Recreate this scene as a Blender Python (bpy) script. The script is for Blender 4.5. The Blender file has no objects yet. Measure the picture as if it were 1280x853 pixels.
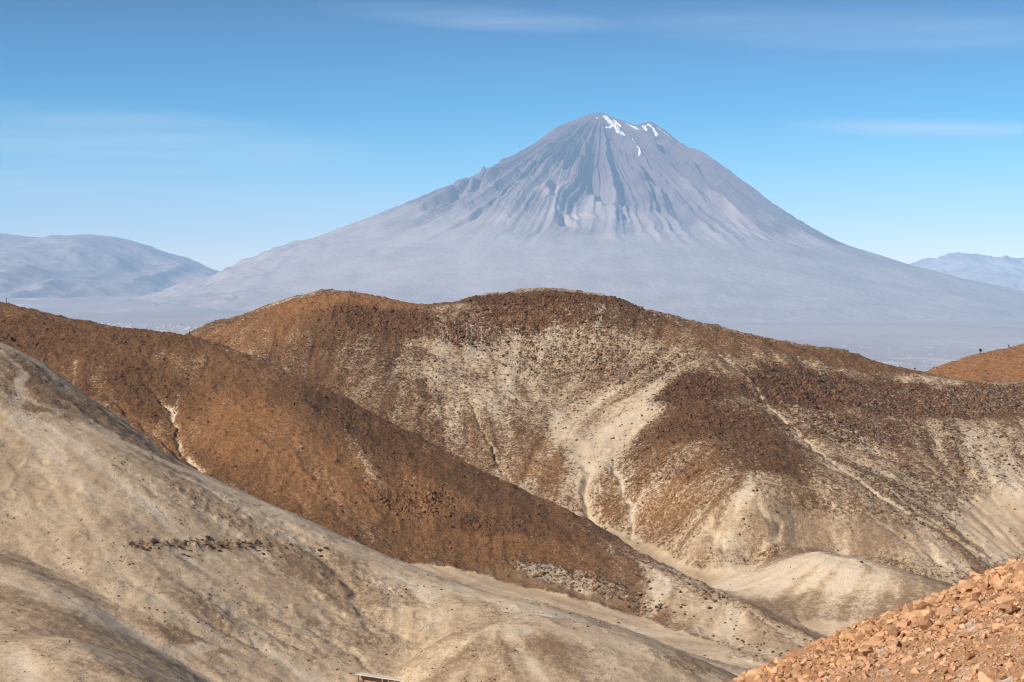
import bpy, bmesh, math, random
import numpy as np
from mathutils import Vector, Matrix

scene = bpy.context.scene
COL = scene.collection
rng = np.random.default_rng(7)
random.seed(7)

# ------------------------------------------------------------------ camera
F = 2133.3                      # focal length in pixels of the 1280 px wide photograph
PITCH = math.atan((426.5 - 370.0) / F)
cam_d = bpy.data.cameras.new('camera')
cam_d.sensor_width = 36.0
cam_d.lens = 60.0
cam_d.clip_start = 0.5
cam_d.clip_end = 150000.0
cam = bpy.data.objects.new('camera', cam_d)
COL.objects.link(cam)
cam.location = (0, 0, 0)
cam.rotation_euler = (math.pi / 2 - PITCH, 0, 0)
scene.camera = cam

# ------------------------------------------------------------------ light
SUN_DIR = Vector((-0.67, -0.46, 0.61)).normalized()      # towards the sun
SUN_EL = math.asin(SUN_DIR.z)
SUN_ROT = math.atan2(SUN_DIR.x, SUN_DIR.y)
world = bpy.data.worlds.new('World')
scene.world = world
world.use_nodes = True
wt = world.node_tree
wt.nodes.clear()
def wn(t, **k):
    n = wt.nodes.new(t)
    for a, b in k.items():
        setattr(n, a, b)
    return n
sky = wn('ShaderNodeTexSky', sky_type='NISHITA', sun_disc=False)
sky.sun_elevation = SUN_EL
sky.sun_rotation = SUN_ROT
sky.altitude = 2400
sky.air_density = 1.1
sky.dust_density = 0.1
sky.ozone_density = 4.0
hsv = wn('ShaderNodeHueSaturation')
hsv.inputs['Saturation'].default_value = 1.32
hsv.inputs['Hue'].default_value = 0.487
tc0 = wn('ShaderNodeTexCoord')
sp0 = wn('ShaderNodeSeparateXYZ'); wt.links.new(tc0.outputs['Generated'], sp0.inputs[0])
rp = wn('ShaderNodeValToRGB')                 # high, dry air: the blue deepens fast above the horizon
for i_, (p_, c_) in enumerate([(0.0, (2.3, 1.75, 1.55, 1)), (0.07, (.95, 1.15, 1.25, 1)), (0.17, (.0, .30, .66, 1)), (0.4, (.10, .38, .85, 1)), (1.0, (.25, .5, .9, 1))]):
    e_ = rp.color_ramp.elements[i_] if i_ < 2 else rp.color_ramp.elements.new(p_)
    e_.position = p_; e_.color = c_
wt.links.new(sp0.outputs['Z'], rp.inputs['Fac'])
mu0 = wn('ShaderNodeMix', data_type='RGBA', blend_type='MULTIPLY'); mu0.inputs['Factor'].default_value = 1
wt.links.new(sky.outputs[0], mu0.inputs['A']); wt.links.new(rp.outputs[0], mu0.inputs['B'])
wt.links.new(mu0.outputs['Result'], hsv.inputs['Color'])
# thin cirrus streaks, laid out by direction in the sky
tc = wn('ShaderNodeTexCoord')
sep = wn('ShaderNodeSeparateXYZ'); wt.links.new(tc.outputs['Generated'], sep.inputs[0])
mp = wn('ShaderNodeMapping'); mp.inputs['Scale'].default_value = (5.0, 5.0, 75.0)
mp.inputs['Rotation'].default_value = (0, math.radians(2.0), 0)
wt.links.new(tc.outputs['Generated'], mp.inputs[0])
nz = wn('ShaderNodeTexNoise'); nz.inputs['Scale'].default_value = 1.0; nz.inputs['Detail'].default_value = 7
nz.inputs['Roughness'].default_value = 0.62; nz.inputs['Distortion'].default_value = 0.6
wt.links.new(mp.outputs[0], nz.inputs['Vector'])
cr = wn('ShaderNodeMapRange'); cr.inputs['From Min'].default_value = 0.42; cr.inputs['From Max'].default_value = 0.75
cr.inputs['To Max'].default_value = 0.5
wt.links.new(nz.outputs['Fac'], cr.inputs['Value'])
def wmath(op, a_, b_=0.0, cl=False):
    n_ = wn('ShaderNodeMath', operation=op, use_clamp=cl)
    for i_, v_ in enumerate((a_, b_)):
        if isinstance(v_, bpy.types.NodeSocket): wt.links.new(v_, n_.inputs[i_])
        else: n_.inputs[i_].default_value = v_
    return n_.outputs[0]
cover = None
for x0_, z0_, wx_, wz_, s_ in [(.20, .150, .16, .013, .4), (.24, .094, .09, .0065, 1.0), (-.24, .085, .18, .026, .9), (-.02, .160, .10, .008, .5), (-.25, .055, .25, .026, 1.0)]:
    ex = wmath('POWER', wmath('ABSOLUTE', wmath('DIVIDE', wmath('SUBTRACT', sep.outputs[0], x0_), wx_)), 2.0)
    ez = wmath('POWER', wmath('ABSOLUTE', wmath('DIVIDE', wmath('SUBTRACT', wmath('SUBTRACT', sep.outputs[2], z0_), wmath('MULTIPLY', wmath('SUBTRACT', sep.outputs[0], x0_), -.05)), wz_)), 2.0)
    e_ = wmath('MULTIPLY', wmath('SUBTRACT', 1.0, wmath('ADD', ex, ez), True), s_)
    cover = e_ if cover is None else wmath('MAXIMUM', cover, e_)
cloud = wmath('MULTIPLY', cover, wmath('ADD', cr.outputs[0], .16))
mixc = wn('ShaderNodeMix', data_type='RGBA'); mixc.inputs['B'].default_value = (7.0, 8.0, 8.6, 1)
wt.links.new(cloud, mixc.inputs['Factor'])
wt.links.new(hsv.outputs[0], mixc.inputs['A'])
bg = wn('ShaderNodeBackground'); bg.inputs['Strength'].default_value = 0.068
wt.links.new(mixc.outputs['Result'], bg.inputs['Color'])
wo = wn('ShaderNodeOutputWorld'); wt.links.new(bg.outputs[0], wo.inputs['Surface'])

sun_d = bpy.data.lights.new('sun', 'SUN')
sun_d.energy = 4.8
sun_d.angle = math.radians(0.5)
sun_d.color = (1.0, 0.92, 0.81)
sun = bpy.data.objects.new('sun', sun_d)
COL.objects.link(sun)
sun.rotation_euler = SUN_DIR.to_track_quat('Z', 'Y').to_euler()

scene.view_settings.view_transform = 'Standard'
scene.view_settings.look = 'None'
scene.view_settings.gamma = 1
scene.view_settings.exposure = 0.66
scene.render.engine = 'CYCLES'
scene.cycles.use_denoising = True
try:
    scene.cycles.denoiser = 'OPENIMAGEDENOISE'
    scene.cycles.denoising_prefilter = 'ACCURATE'
except Exception:
    pass
scene.cycles.max_bounces = 5
scene.cycles.diffuse_bounces = 2
scene.cycles.volume_bounces = 2
scene.cycles.pixel_filter_type = 'BLACKMAN_HARRIS'
scene.cycles.filter_width = 1.2

# ------------------------------------------------------------------ numpy helpers
def P(px, py, Y):
    """world point at distance Y on the sight line of a place measured in the photograph"""
    x = (px - 640.0) / F
    y = (426.5 - py) / F
    d = np.array([x, math.cos(PITCH) + y * math.sin(PITCH), -math.sin(PITCH) + y * math.cos(PITCH)])
    return d * (Y / d[1])

def smooth(a, b, x):
    t = np.clip((x - a) / (b - a), 0, 1)
    return t * t * (3 - 2 * t)

def _hash(ix, iy, s):
    h = (ix.astype(np.int64) * 374761393 + iy.astype(np.int64) * 668265263 + s * 1442695041) & 0xffffffff
    h = ((h ^ (h >> 13)) * 1274126177) & 0xffffffff
    return (h ^ (h >> 16)) & 0xffff

_ANG = np.linspace(0, 2 * np.pi, 256, endpoint=False)
_GX = np.cos(_ANG).astype(np.float32); _GY = np.sin(_ANG).astype(np.float32)
def perlin(x, y, s=0):
    x = np.asarray(x, np.float64); y = np.asarray(y, np.float64)
    ix = np.floor(x); iy = np.floor(y)
    fx = (x - ix).astype(np.float32); fy = (y - iy).astype(np.float32)
    ix = ix.astype(np.int64); iy = iy.astype(np.int64)
    u = fx * fx * fx * (fx * (fx * 6 - 15) + 10); v = fy * fy * fy * (fy * (fy * 6 - 15) + 10)
    def g(dx, dy):
        h = _hash(ix + dx, iy + dy, s) & 255
        return _GX[h] * (fx - dx) + _GY[h] * (fy - dy)
    a = g(0, 0); a += (g(1, 0) - a) * u
    b = g(0, 1); b += (g(1, 1) - b) * u
    return (a + (b - a) * v) * 1.5          # about -1..1

def fbm(x, y, s=0, o=4, lac=2.03, gain=0.5):
    r = 0; a = 1.0; n = 0
    for k in range(o):
        r = r + a * perlin(x, y, s + k * 17); n += a
        x = x * lac + 13.7; y = y * lac - 7.1; a *= gain
    return r / n

def ridged(x, y, s=0, o=4):
    r = 0; a = 1.0; n = 0
    for k in range(o):
        v = 1 - np.abs(perlin(x, y, s + k * 17)); r = r + a * v * v; n += a
        x = x * 2.07 + 3.7; y = y * 2.07 - 5.1; a *= 0.5
    return r / n

class TPS:
    def __init__(self, pts, sm=0.02):
        p = np.array(pts, float)
        self.s = 100.0
        self.c = p[:, :2] / self.s
        n = len(p)
        K = self.k(self.c, self.c) + np.eye(n) * sm
        Q = np.hstack([np.ones((n, 1)), self.c])
        A = np.zeros((n + 3, n + 3)); A[:n, :n] = K; A[:n, n:] = Q; A[n:, :n] = Q.T
        self.w = np.linalg.solve(A, np.concatenate([p[:, 2], np.zeros(3)]))
    @staticmethod
    def k(a, b):
        d2 = (a[:, None, 0] - b[None, :, 0]) ** 2 + (a[:, None, 1] - b[None, :, 1]) ** 2
        return 0.5 * d2 * np.log(d2 + 1e-9)
    def __call__(self, X, Y):
        sh = X.shape; x = (X.ravel() / self.s); y = (Y.ravel() / self.s)
        w = self.w; n = len(self.c)
        out = w[n] + w[n + 1] * x + w[n + 2] * y
        for i in range(n):
            d2 = (x - self.c[i, 0]) ** 2 + (y - self.c[i, 1]) ** 2 + 1e-9
            out += w[i] * 0.5 * d2 * np.log(d2)
        return out.reshape(sh)

class Layer:
    """a hill: thin-plate surface inside the surveyed area, falling away outside it"""
    def __init__(self, pts, drop=1.2, pad=12.0):
        p = np.array(pts, float)
        self.t = TPS(p); self.lo = p[:, :2].min(0) - pad; self.hi = p[:, :2].max(0) + pad
        self.zmax = p[:, 2].max() + 3; self.drop = drop
    def __call__(self, X, Y):
        Xc = np.clip(X, self.lo[0], self.hi[0]); Yc = np.clip(Y, self.lo[1], self.hi[1])
        d = np.hypot(X - Xc, Y - Yc)
        return np.minimum(self.t(Xc, Yc), self.zmax) - self.drop * d

def smax(a, b, k):
    h = np.clip(0.5 + 0.5 * (a - b) / k, 0, 1)
    return b + (a - b) * h + k * h * (1 - h)

def link(name, me, mats=None, parent=None):
    o = bpy.data.objects.new(name, me)
    COL.objects.link(o)
    if mats is not None:
        me.materials.append(mats)
    if parent is not None:
        o.parent = parent
    return o

def tag(o, label=None, cat=None, group=None, kind=None):
    if label: o['label'] = label
    if cat: o['category'] = cat
    if group: o['group'] = group
    if kind: o['kind'] = kind
    return o

def mesh_np(name, co, faces, nside, smoothed=True, attrs=None):
    """co (n,3), faces (m,nside) -> mesh; attrs {name:(n,4)} as float colour attributes on points"""
    me = bpy.data.meshes.new(name)
    n = len(co); m = len(faces)
    me.vertices.add(n); me.vertices.foreach_set('co', np.ascontiguousarray(co, np.float32).ravel())
    me.loops.add(m * nside); me.loops.foreach_set('vertex_index', np.ascontiguousarray(faces, np.int32).ravel())
    me.polygons.add(m)
    me.polygons.foreach_set('loop_start', np.arange(0, m * nside, nside, dtype=np.int32))
    me.polygons.foreach_set('loop_total', np.full(m, nside, np.int32))
    me.polygons.foreach_set('use_smooth', np.full(m, smoothed, bool))
    me.update(calc_edges=True)
    for k, v in (attrs or {}).items():
        a = me.attributes.new(k, 'FLOAT_COLOR', 'POINT')
        a.data.foreach_set('color', np.ascontiguousarray(v, np.float32).ravel())
    return me

def grid_mesh(name, X, Y, Z, attrs=None):
    nr, nc = X.shape
    idx = np.arange(nr * nc).reshape(nr, nc)
    f = np.stack([idx[:-1, :-1], idx[:-1, 1:], idx[1:, 1:], idx[1:, :-1]], -1).reshape(-1, 4)
    co = np.stack([X, Y, Z], -1).reshape(-1, 3)
    at = {k: v.reshape(-1, 4) for k, v in (attrs or {}).items()}
    return mesh_np(name, co, f, 4, True, at)

# ------------------------------------------------------------------ the hills: macro shape
# every hill is one smooth surface through surveyed points; the hills are joined by a soft maximum
def hill(crest, face, back=((45, 16), (130, 60), (300, 160)), extra=()):
    pts = [P(*c) for c in crest] + [P(*c) for c in face] + [np.array(e, float) for e in extra]
    for i, c in enumerate(crest):
        q = P(*c)
        for k, (dy, dz) in enumerate(back):
            if k and i % 2: continue
            pts.append(q + np.array([0, dy, -dz]))
    return Layer(pts)

crestA = [(60,520,1000),(150,462,1010),(240,418,1020),(290,399,1020),(330,385,1020),(380,368,1015),(420,361,1010),(455,366,1004),(490,377,998),(530,383,992),
 (570,377,1000),(620,366,1008),(690,361,1010),(740,367,1000),(790,380,990),(830,392,980),(870,402,970),(930,417,960),(970,428,950),
 (1010,432,950),(1060,441,950),(1110,454,945),(1150,465,940),(1200,475,930),(1280,478,920),(1400,480,910),(1600,470,900)]
faceA = [(400,430,950),(470,440,940),(540,445,935),(600,450,940),(700,450,935),(800,450,915),(868,450,893),(930,452,902),(1000,458,905),(1080,480,905),
 (500,505,870),(600,505,868),(680,505,880),(760,505,868),(860,500,838),(905,500,836),(960,505,850),(1040,505,862),(1150,510,862),(1280,512,862),
 (600,575,815),(700,560,822),(775,560,812),(860,560,778),(950,562,774),(1050,562,798),(1150,562,806),(1280,562,800),
 (660,615,778),(740,620,775),(800,622,760),(880,620,732),(960,620,712),(1060,622,728),(1160,622,748),(1280,610,765),
 (740,655,756),(790,677,742),(840,693,714),(900,680,694),(960,672,700),(1010,662,705),(1060,665,705),(1130,692,695),(1200,716,690),(1280,700,712),
 (900,742,690),(940,728,697),(1000,706,708),(1060,712,700),(1400,700,720),(1400,560,800),(1600,600,780)]
A = hill(crestA, faceA)
crestB = [(-200,350,900),(-60,368,880),(0,378,870),(50,390,863),(100,402,857),(150,410,848),(200,416,840),(240,421,830),(300,440,815),(350,460,800),(400,482,785),
 (450,508,770),(520,545,750),(600,585,730),(680,627,715),(740,655,705),(800,690,688),(860,718,668),(900,740,650),(960,770,622),(1010,796,600),(1060,830,575)]
faceB = [(0,410,820),(0,440,788),(0,520,725),(100,450,792),(130,512,742),(60,452,792),(200,480,772),(200,560,706),(250,590,692),(300,500,752),(300,560,708),
 (350,600,692),(400,560,722),(400,640,676),(500,600,716),(500,660,681),(500,702,658),(600,650,692),(600,722,654),(700,700,667),(700,740,644),
 (800,738,645),(800,766,628),(900,782,610),(950,812,588),(250,700,600),(100,620,660),(400,740,610),(-100,500,730),(-200,600,650)]
B = hill(crestB, faceB, back=((40, 15), (110, 55), (260, 150)))
crestC = [(-200,350,600),(-60,398,588),(0,430,577),(30,443,572),(52,452,570),(75,470,565),(110,500,560),(150,530,552),(200,563,545),(250,591,540),(300,613,535),(340,630,530),
 (400,657,525),(450,680,520),(500,703,512),(560,724,505),(620,746,500),(700,766,500),(800,791,500),(900,826,500),(1000,852,500),(1100,885,500)]
faceC = [(0,500,520),(0,560,492),(0,620,466),(0,680,441),(100,560,503),(100,640,466),(100,700,441),(100,742,425),(200,620,488),(200,700,452),(200,780,417),
 (200,853,395),(300,680,482),(300,740,452),(300,800,426),(300,853,405),(400,720,476),(400,780,447),(400,853,417),(500,760,466),(500,800,447),
 (500,853,425),(600,800,452),(700,832,456),(650,872,430),(800,856,461),(580,781,452),(640,771,457),(700,776,459),(760,787,461),(900,900,440),(150,515,556),(40,726,432),(80,750,424),(120,784,412),(160,820,401),(0,704,440),(-100,640,450),(-200,700,420),
 (300,1000,340),(600,1000,340),(0,1000,320)]
C = hill(crestC, faceC, back=((35, 14), (90, 45), (200, 120)))
D = hill([(470,872,412),(500,838,420),(530,806,430),(580,785,436),(640,774,440),(700,779,441),(760,790,442),(830,812,442),(900,842,440),(980,880,430)],
 [(560,832,415),(650,832,415),(650,856,405),(750,856,412),(850,872,420),(650,950,370)], back=((20, 3), (50, 12), (110, 40)))
E = hill([(-200,670,438),(-60,688,434),(0,700,430),(40,722,422),(80,745,414),(120,780,402),(160,815,391),(215,855,380),(260,900,370)],
 [(0,760,395),(60,790,385),(100,832,374),(0,800,372),(-100,800,372),(100,900,345)], back=((12, .4), (35, 3), (100, 22)))
Fh = hill([(-200,800,362),(-60,800,360),(0,803,360),(60,797,360),(130,825,356),(200,856,351),(260,890,345)],
 [(0,853,340),(100,862,337),(0,950,300),(150,950,300)], back=((12, 2), (35, 8), (90, 30)))
M = hill([(840,790,655),(870,768,664),(905,742,668),(951,725,668),(985,703,668),(1008,693,666),(1070,697,655),(1150,718,640),(1210,738,625),(1280,762,605),(1400,800,580)],
 [(900,750,640),(960,772,620),(1000,740,642),(1030,800,601),(1070,750,625),(1100,800,600),(1200,800,590),(1200,900,520)], back=((18, 2.5), (50, 9), (110, 35)))
O = hill([(1050,520,1150),(1100,492,1150),(1160,463,1150),(1200,450,1150),(1240,440,1150),(1280,431,1150),(1350,415,1150),(1500,400,1150)],
 [(1160,490,1080),(1200,480,1085),(1280,480,1070),(1350,480,1060),(1200,520,1000),(1400,520,1000)], back=((60, 20), (180, 90), (400, 240)))
floor_pts = [P(*c) for c in [(430,675,700),(500,708,651),(560,724,642),(620,743,632),(700,762,620),(800,785,605),(870,804,590),(940,824,570),(1000,842,555),
 (700,625,790),(740,647,766),(790,669,746),(840,687,722),(880,702,704),(920,700,706),(945,700,704),(890,722,688),(920,736,674),(970,770,646),(1030,800,616),(1080,830,590),
 (1280,665,752),(1220,702,712),(1400,680,740),(1200,860,580),(300,640,730)]]
floor_pts += [np.array(p, float) for p in [(0,60,-22),(0,120,-42),(0,200,-66),(-100,200,-66),(100,200,-66),(0,300,-92),(-150,300,-88),(150,300,-96),(250,450,-125),
 (50,400,-112),(-500,600,-120),(500,600,-130),(0,1300,-190),(-500,1300,-190),(500,1300,-190),(0,1700,-330),(-800,1700,-330),(800,1700,-330),(0,2200,-420)]]
G = Layer(floor_pts, 0.0)

def macro(X, Y):
    layers = [G, A, O, B, C, D, E, Fh, M]
    z = None; top = None
    vals = []
    for i, L in enumerate(layers):
        v = L(X, Y)
        if i in (5, 6, 7): k = 1.6
        elif i == 8: k = 9.0
        else: k = 3.5
        if z is None:
            z = v; lid = np.zeros(X.shape, np.int8)
        else:
            lid = np.where(v > z, i, lid).astype(np.int8)
            z = smax(v, z, k)
        vals.append(v)
    return z, lid

# regular map of the hills, 1 m cells
GX0, GX1, GY0, GY1, GS = -520.0, 520.0, 260.0, 1260.0, 1.0
gx = np.arange(GX0, GX1, GS); gy = np.arange(GY0, GY1, GS)
RX, RY = np.meshgrid(gx, gy)
c4x, c4y = np.meshgrid(np.arange(GX0, GX1 + 2, 2.0), np.arange(GY0, GY1 + 2, 2.0))
zc, lc = macro(c4x, c4y)
def samp(grid, X, Y, x0=GX0, y0=GY0, s=GS):
    fx = np.clip((X - x0) / s, 0, grid.shape[1] - 1.001); fy = np.clip((Y - y0) / s, 0, grid.shape[0] - 1.001)
    ix = fx.astype(np.int32); iy = fy.astype(np.int32); fx = fx - ix; fy = fy - iy
    if grid.ndim == 3:
        fx = fx[..., None]; fy = fy[..., None]
    return (grid[iy, ix] * (1 - fx) * (1 - fy) + grid[iy, ix + 1] * fx * (1 - fy) +
            grid[iy + 1, ix] * (1 - fx) * fy + grid[iy + 1, ix + 1] * fx * fy)
H = samp(zc, RX, RY, s=2.0)
LID = lc[np.clip(((RY - GY0) / 2 + .5).astype(int), 0, lc.shape[0] - 1), np.clip(((RX - GX0) / 2 + .5).astype(int), 0, lc.shape[1] - 1)]

def at(px, py, ymin=265.0, ymax=1250.0):
    """where the sight line of a place in the photograph meets the hills"""
    d = P(px, py, 1.0)
    t = np.arange(ymin, ymax, 0.5)
    zz = samp(H, d[0] * t, t)
    hit = np.nonzero(zz > d[2] * t)[0]
    k = hit[0] if len(hit) else np.argmin(d[2] * t - zz)
    return np.array([d[0] * t[k], t[k], zz[k]])

def box_blur(a, n):
    for _ in range(2):
        k = 2 * n + 1
        c = np.cumsum(np.pad(a, ((n + 1, n), (0, 0)), mode='edge'), 0); a = (c[k:] - c[:-k]) / k
        c = np.cumsum(np.pad(a, ((0, 0), (n + 1, n)), mode='edge'), 1); a = (c[:, k:] - c[:, :-k]) / k
    return a

# streaks that follow the fall line (wash lines and rills)
Hs = box_blur(H, 4)
gyy, gxx = np.gradient(Hs, GS)
gl = np.hypot(gxx, gyy) + 1e-5
SLOPE = gl
fxx = (-gxx / gl); fyy = (-gyy / gl)
def lic(noise, steps, ds=1.6):
    acc = noise.copy(); n = 1
    for sgn in (1, -1):
        X = RX.copy(); Y = RY.copy()
        for _ in range(steps):
            X += sgn * ds * samp(fxx, X, Y); Y += sgn * ds * samp(fyy, X, Y)
            acc += samp(noise, X, Y); n += 1
    acc /= n
    return (acc - acc.mean()) / acc.std()
wn1 = box_blur(rng.normal(size=RX.shape), 1); wn2 = box_blur(rng.normal(size=RX.shape), 3)
LIC1 = lic(wn1, 9)
LIC2 = lic(wn2, 20, 2.0)

def seg_dist(X, Y, pts):
    """distance to a polyline and position along it 0..1"""
    best = np.full(X.shape, 1e9); tt = np.zeros(X.shape)
    n = len(pts) - 1
    for i in range(n):
        ax, ay = pts[i][:2]; bx, by = pts[i + 1][:2]
        dx, dy = bx - ax, by - ay; l2 = dx * dx + dy * dy + 1e-9
        t = np.clip(((X - ax) * dx + (Y - ay) * dy) / l2, 0, 1)
        d = np.hypot(X - ax - t * dx, Y - ay - t * dy)
        m = d < best
        best = np.where(m, d, best); tt = np.where(m, (i + t) / n, tt)
    return best, tt

wobx = perlin(RX / 9, RY / 9, 301) * 1.6 + perlin(RX / 3, RY / 3, 302) * 0.6
woby = perlin(RX / 9, RY / 9, 303) * 1.6 + perlin(RX / 3, RY / 3, 304) * 0.6
def line(px_pts, w):
    pts = [at(*p) for p in px_pts]
    d, t = seg_dist(RX + wobx, RY + woby, pts)
    return np.exp(-(d / w) ** 2) * smooth(0, 0.3, t + 0.02)

def blob(px, py, rx, ry, rot=0.0, soft=0.45, wob=0.35):
    """soft ellipse lying on the hill; its two half-axes are taken from the surface itself"""
    c = at(px, py); ca, sa = math.cos(math.radians(rot)), math.sin(math.radians(rot))
    def ax(dx, dy):
        q = at(px + dx, py + dy) - c; q2 = c - at(px - dx, py - dy)
        l1, l2 = np.hypot(*q[:2]), np.hypot(*q2[:2])
        v = q if l1 < l2 else q2          # the shorter one: never jumps over a crest
        return v[:2]
    u = ax(rx * ca, -rx * sa); v = ax(ry * sa, ry * ca)
    mtx = np.array([[u[0], v[0]], [u[1], v[1]]])
    if abs(np.linalg.det(mtx)) < 1e-3:
        return np.zeros(RX.shape)
    inv = np.linalg.inv(mtx)
    dx, dy = RX - c[0], RY - c[1]
    a = inv[0, 0] * dx + inv[0, 1] * dy; b = inv[1, 0] * dx + inv[1, 1] * dy
    r = np.sqrt(a * a + b * b) + WOBN * wob
    return 1 - smooth(1 - soft, 1 + soft, r)
WOBN = fbm(RX / 28, RY / 28, 77, 4) + 0.35 * LIC2 * 0.5

def onto(l):
    m = np.zeros(RX.shape)
    for k in (l if isinstance(l, (tuple, list)) else (l,)): m = m + (LID == k)
    return box_blur(m.astype(float), 1)
LA, LO, LB, LC, LD, LE, LF, LM, LG = [onto(k) for k in (1, 2, 3, 4, 5, 6, 7, 8, 0)]

# ---- gullies: carved and floored with pale wash
GUL = [ # points, width m, depth m, paleness
 ([(922,440),(940,472),(962,508),(1000,543),(1050,586),(1110,628),(1180,664),(1240,700)], 1.6, 1.2, .85),
 ([(905,450),(928,470),(945,490)], 1.5, .6, .5),
 ([(724,566),(737,590),(728,612),(733,634),(748,652)], 3.0, 2.6, .9),
 ([(745,590),(752,612),(752,640),(765,662)], 1.2, .8, .6),
 ([(768,555),(770,590),(782,618),(790,640),(791,672)], 1.6, 1.6, .9),
 ([(580,490),(600,530),(622,575),(640,606)], 1.2, 1.5, .6),
 ([(935,622),(955,640),(975,655),(972,672),(950,690)], 2.2, 1.6, .8),
 ([(1000,600),(1050,630),(1100,655),(1160,690),(1190,712)], 1.6, .9, .5),
 ([(1080,600),(1130,628),(1190,668),(1225,700)], 1.4, .8, .5),
 ([(1120,560),(1180,600),(1230,640)], 1.2, .8, .45),
 ([(880,640),(890,665),(905,685)], 2.0, 1.0, .7),
 ([(178,470),(196,492),(212,508),(220,530),(222,556),(238,575),(254,588)], 1.5, 2.0, .9),
 ([(216,486),(222,505),(218,520)], .9, .8, .6),
 ([(100,470),(150,505),(190,540),(225,570)], 1.6, 2.0, .0),
 ([(870,418),(900,436),(915,450)], 1.2, .6, .4),
 ([(330,640),(400,690),(440,740),(470,790)], 3.0, .6, .2),
 ([(420,740),(470,770),(520,800)], 3.0, .8, .4),
 ([(230,760),(290,795),(330,812)], 1.6, .5, .35),
 ([(210,780),(260,800),(300,812)], 1.6, .5, .35),
 ([(300,770),(350,800),(400,822)], 1.4, .5, .3),
 ([(370,775),(430,810),(500,845)], 1.6, .6, .3),
]
PALE = np.zeros(RX.shape); CARVE = np.zeros(RX.shape)
spot = .45 + .75 * smooth(-.35, .35, perlin(RX / 6, RY / 6, 311) + .5 * perlin(RX / 2.2, RY / 2.2, 312))
for pts, w, dep, pal in GUL:
    l = line(pts, w * .6)
    CARVE += .8 * dep * l + .25 * dep * line(pts, w * 3.0)
    PALE = np.maximum(PALE, pal * line(pts, w * 0.62) * spot)
TRK_LIT = [ # pale foot tracks and scrapes on the near left hill, plus a painted sunlit crest
 ([(0,431),(22,442),(50,456),(62,462)], 1.6, 1.0), ([(0,438),(15,455),(28,470),(25,490),(18,500)], 1.7, 1.0),
 ([(52,455),(95,452)], .9, .6), ([(22,460),(30,482),(40,500),(70,512)], 1.0, .6),
 ([(0,528),(40,520),(78,514),(90,515)], 1.3, .6), ([(86,510),(130,540),(180,566),(225,586),(262,600)], 3.2, 1.0),  # last one: lit crest edge painted as a pale line
 ([(300,618),(350,640),(395,662)], 1.6, .35)]
for pts, w, pal in TRK_LIT:
    PALE = np.maximum(PALE, pal * line(pts, w))

# ---- ground cover masks, some holding painted shade -> BROWN (0 sand .. 1 brown), RUST (orange), ROCK (stony), ASH (white)
BROWN = 0.48 * LA + 0.80 * LB + 0.26 * LC + 0.36 * LD + 0.28 * LE + 0.34 * LF + 0.60 * LM + 0.9 * LO + 0.0 * LG
RUST = 0.30 * LA + 0.50 * LB + 0.08 * LC + 0.25 * LD + 0.25 * LE + 0.3 * LF + 0.05 * LM + 1.0 * LO
ROCK = 0.10 * LA + 0.12 * LB + 0.05 * LC + 0.25 * LO
ASH = 0.10 * LA + 0.42 * LC + .25 * LE + .2 * LD
def put(mask, val, b):
    mask += (val - mask) * b
def paint(L, spec, **v):
    b = blob(*spec) * L
    for k, val in v.items():
        put(globals()[k], val, b)
# back mountain
paint(LA, (330,415,110,26,12), BROWN=.72, RUST=.75, ROCK=.12)
paint(LA, (430,378,120,22,0), BROWN=.95, RUST=1.0, ROCK=.3)
paint(LA, (470,402,70,22,-5), BROWN=1.0, RUST=.45, ROCK=.9)
paint(LA, (430,430,110,20,-12), BROWN=.9, RUST=.4, ROCK=.4)
paint(LA, (480,470,80,40,-30), BROWN=.62, RUST=.18, ROCK=.35, ASH=.1)  # left side of the bowl browned to paint its shade
paint(LA, (620,410,80,32,10), BROWN=.62, RUST=.45, ROCK=.95, ASH=.65)
paint(LA, (700,395,90,28,0), BROWN=.8, RUST=.6, ROCK=.95, ASH=.4)
paint(LA, (800,402,80,22,-10), BROWN=.75, RUST=.2, ROCK=.6, ASH=.1)
paint(LA, (640,470,120,42,0), BROWN=.36, RUST=.25, ROCK=.35, ASH=.55)
paint(LA, (730,450,90,35,0), BROWN=.40, RUST=.30, ROCK=.6, ASH=.5)
paint(LA, (800,470,70,28,20), BROWN=.42, RUST=.3, ROCK=.7, ASH=.5)
paint(LA, (690,515,110,30,0), BROWN=.32, RUST=.25, ROCK=.3, ASH=.5)
paint(LA, (800,510,85,18,38), BROWN=.12, RUST=.05, ROCK=.1, ASH=.8)
paint(LA, (745,560,45,45,10), BROWN=.15, RUST=.05, ROCK=.15, ASH=.8)
paint(LA, (620,560,55,50,-30), BROWN=.6, RUST=.4, ROCK=.15)
paint(LA, (680,585,35,35,0), BROWN=.6, RUST=.6, ROCK=.1)
paint(LA, (900,425,90,16,-15), BROWN=.68, RUST=.4, ROCK=.15)
paint(LA, (1060,450,110,12,-10), BROWN=.85, RUST=.45, ROCK=.15)
paint(LA, (870,485,45,22,15), BROWN=1.0, RUST=.3, ROCK=1.0, ASH=.0)
paint(LA, (880,530,80,28,0), BROWN=.95, RUST=.35, ROCK=.75)
paint(LA, (850,580,75,38,0), BROWN=.7, RUST=.6, ROCK=.45)
paint(LA, (960,570,60,40,-30), BROWN=.85, RUST=.3, ROCK=.45)
paint(LA, (760,615,16,40,0), BROWN=.72, RUST=.6, ROCK=.25)
paint(LA, (840,635,60,28,0), BROWN=.6, RUST=.6, ROCK=.05)
paint(LA, (890,650,50,20,0), BROWN=.45, RUST=.35, ROCK=.05, ASH=.3)
paint(LA, (1000,485,75,26,-8), BROWN=1.0, RUST=.3, ROCK=1.0, ASH=.35)
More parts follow.
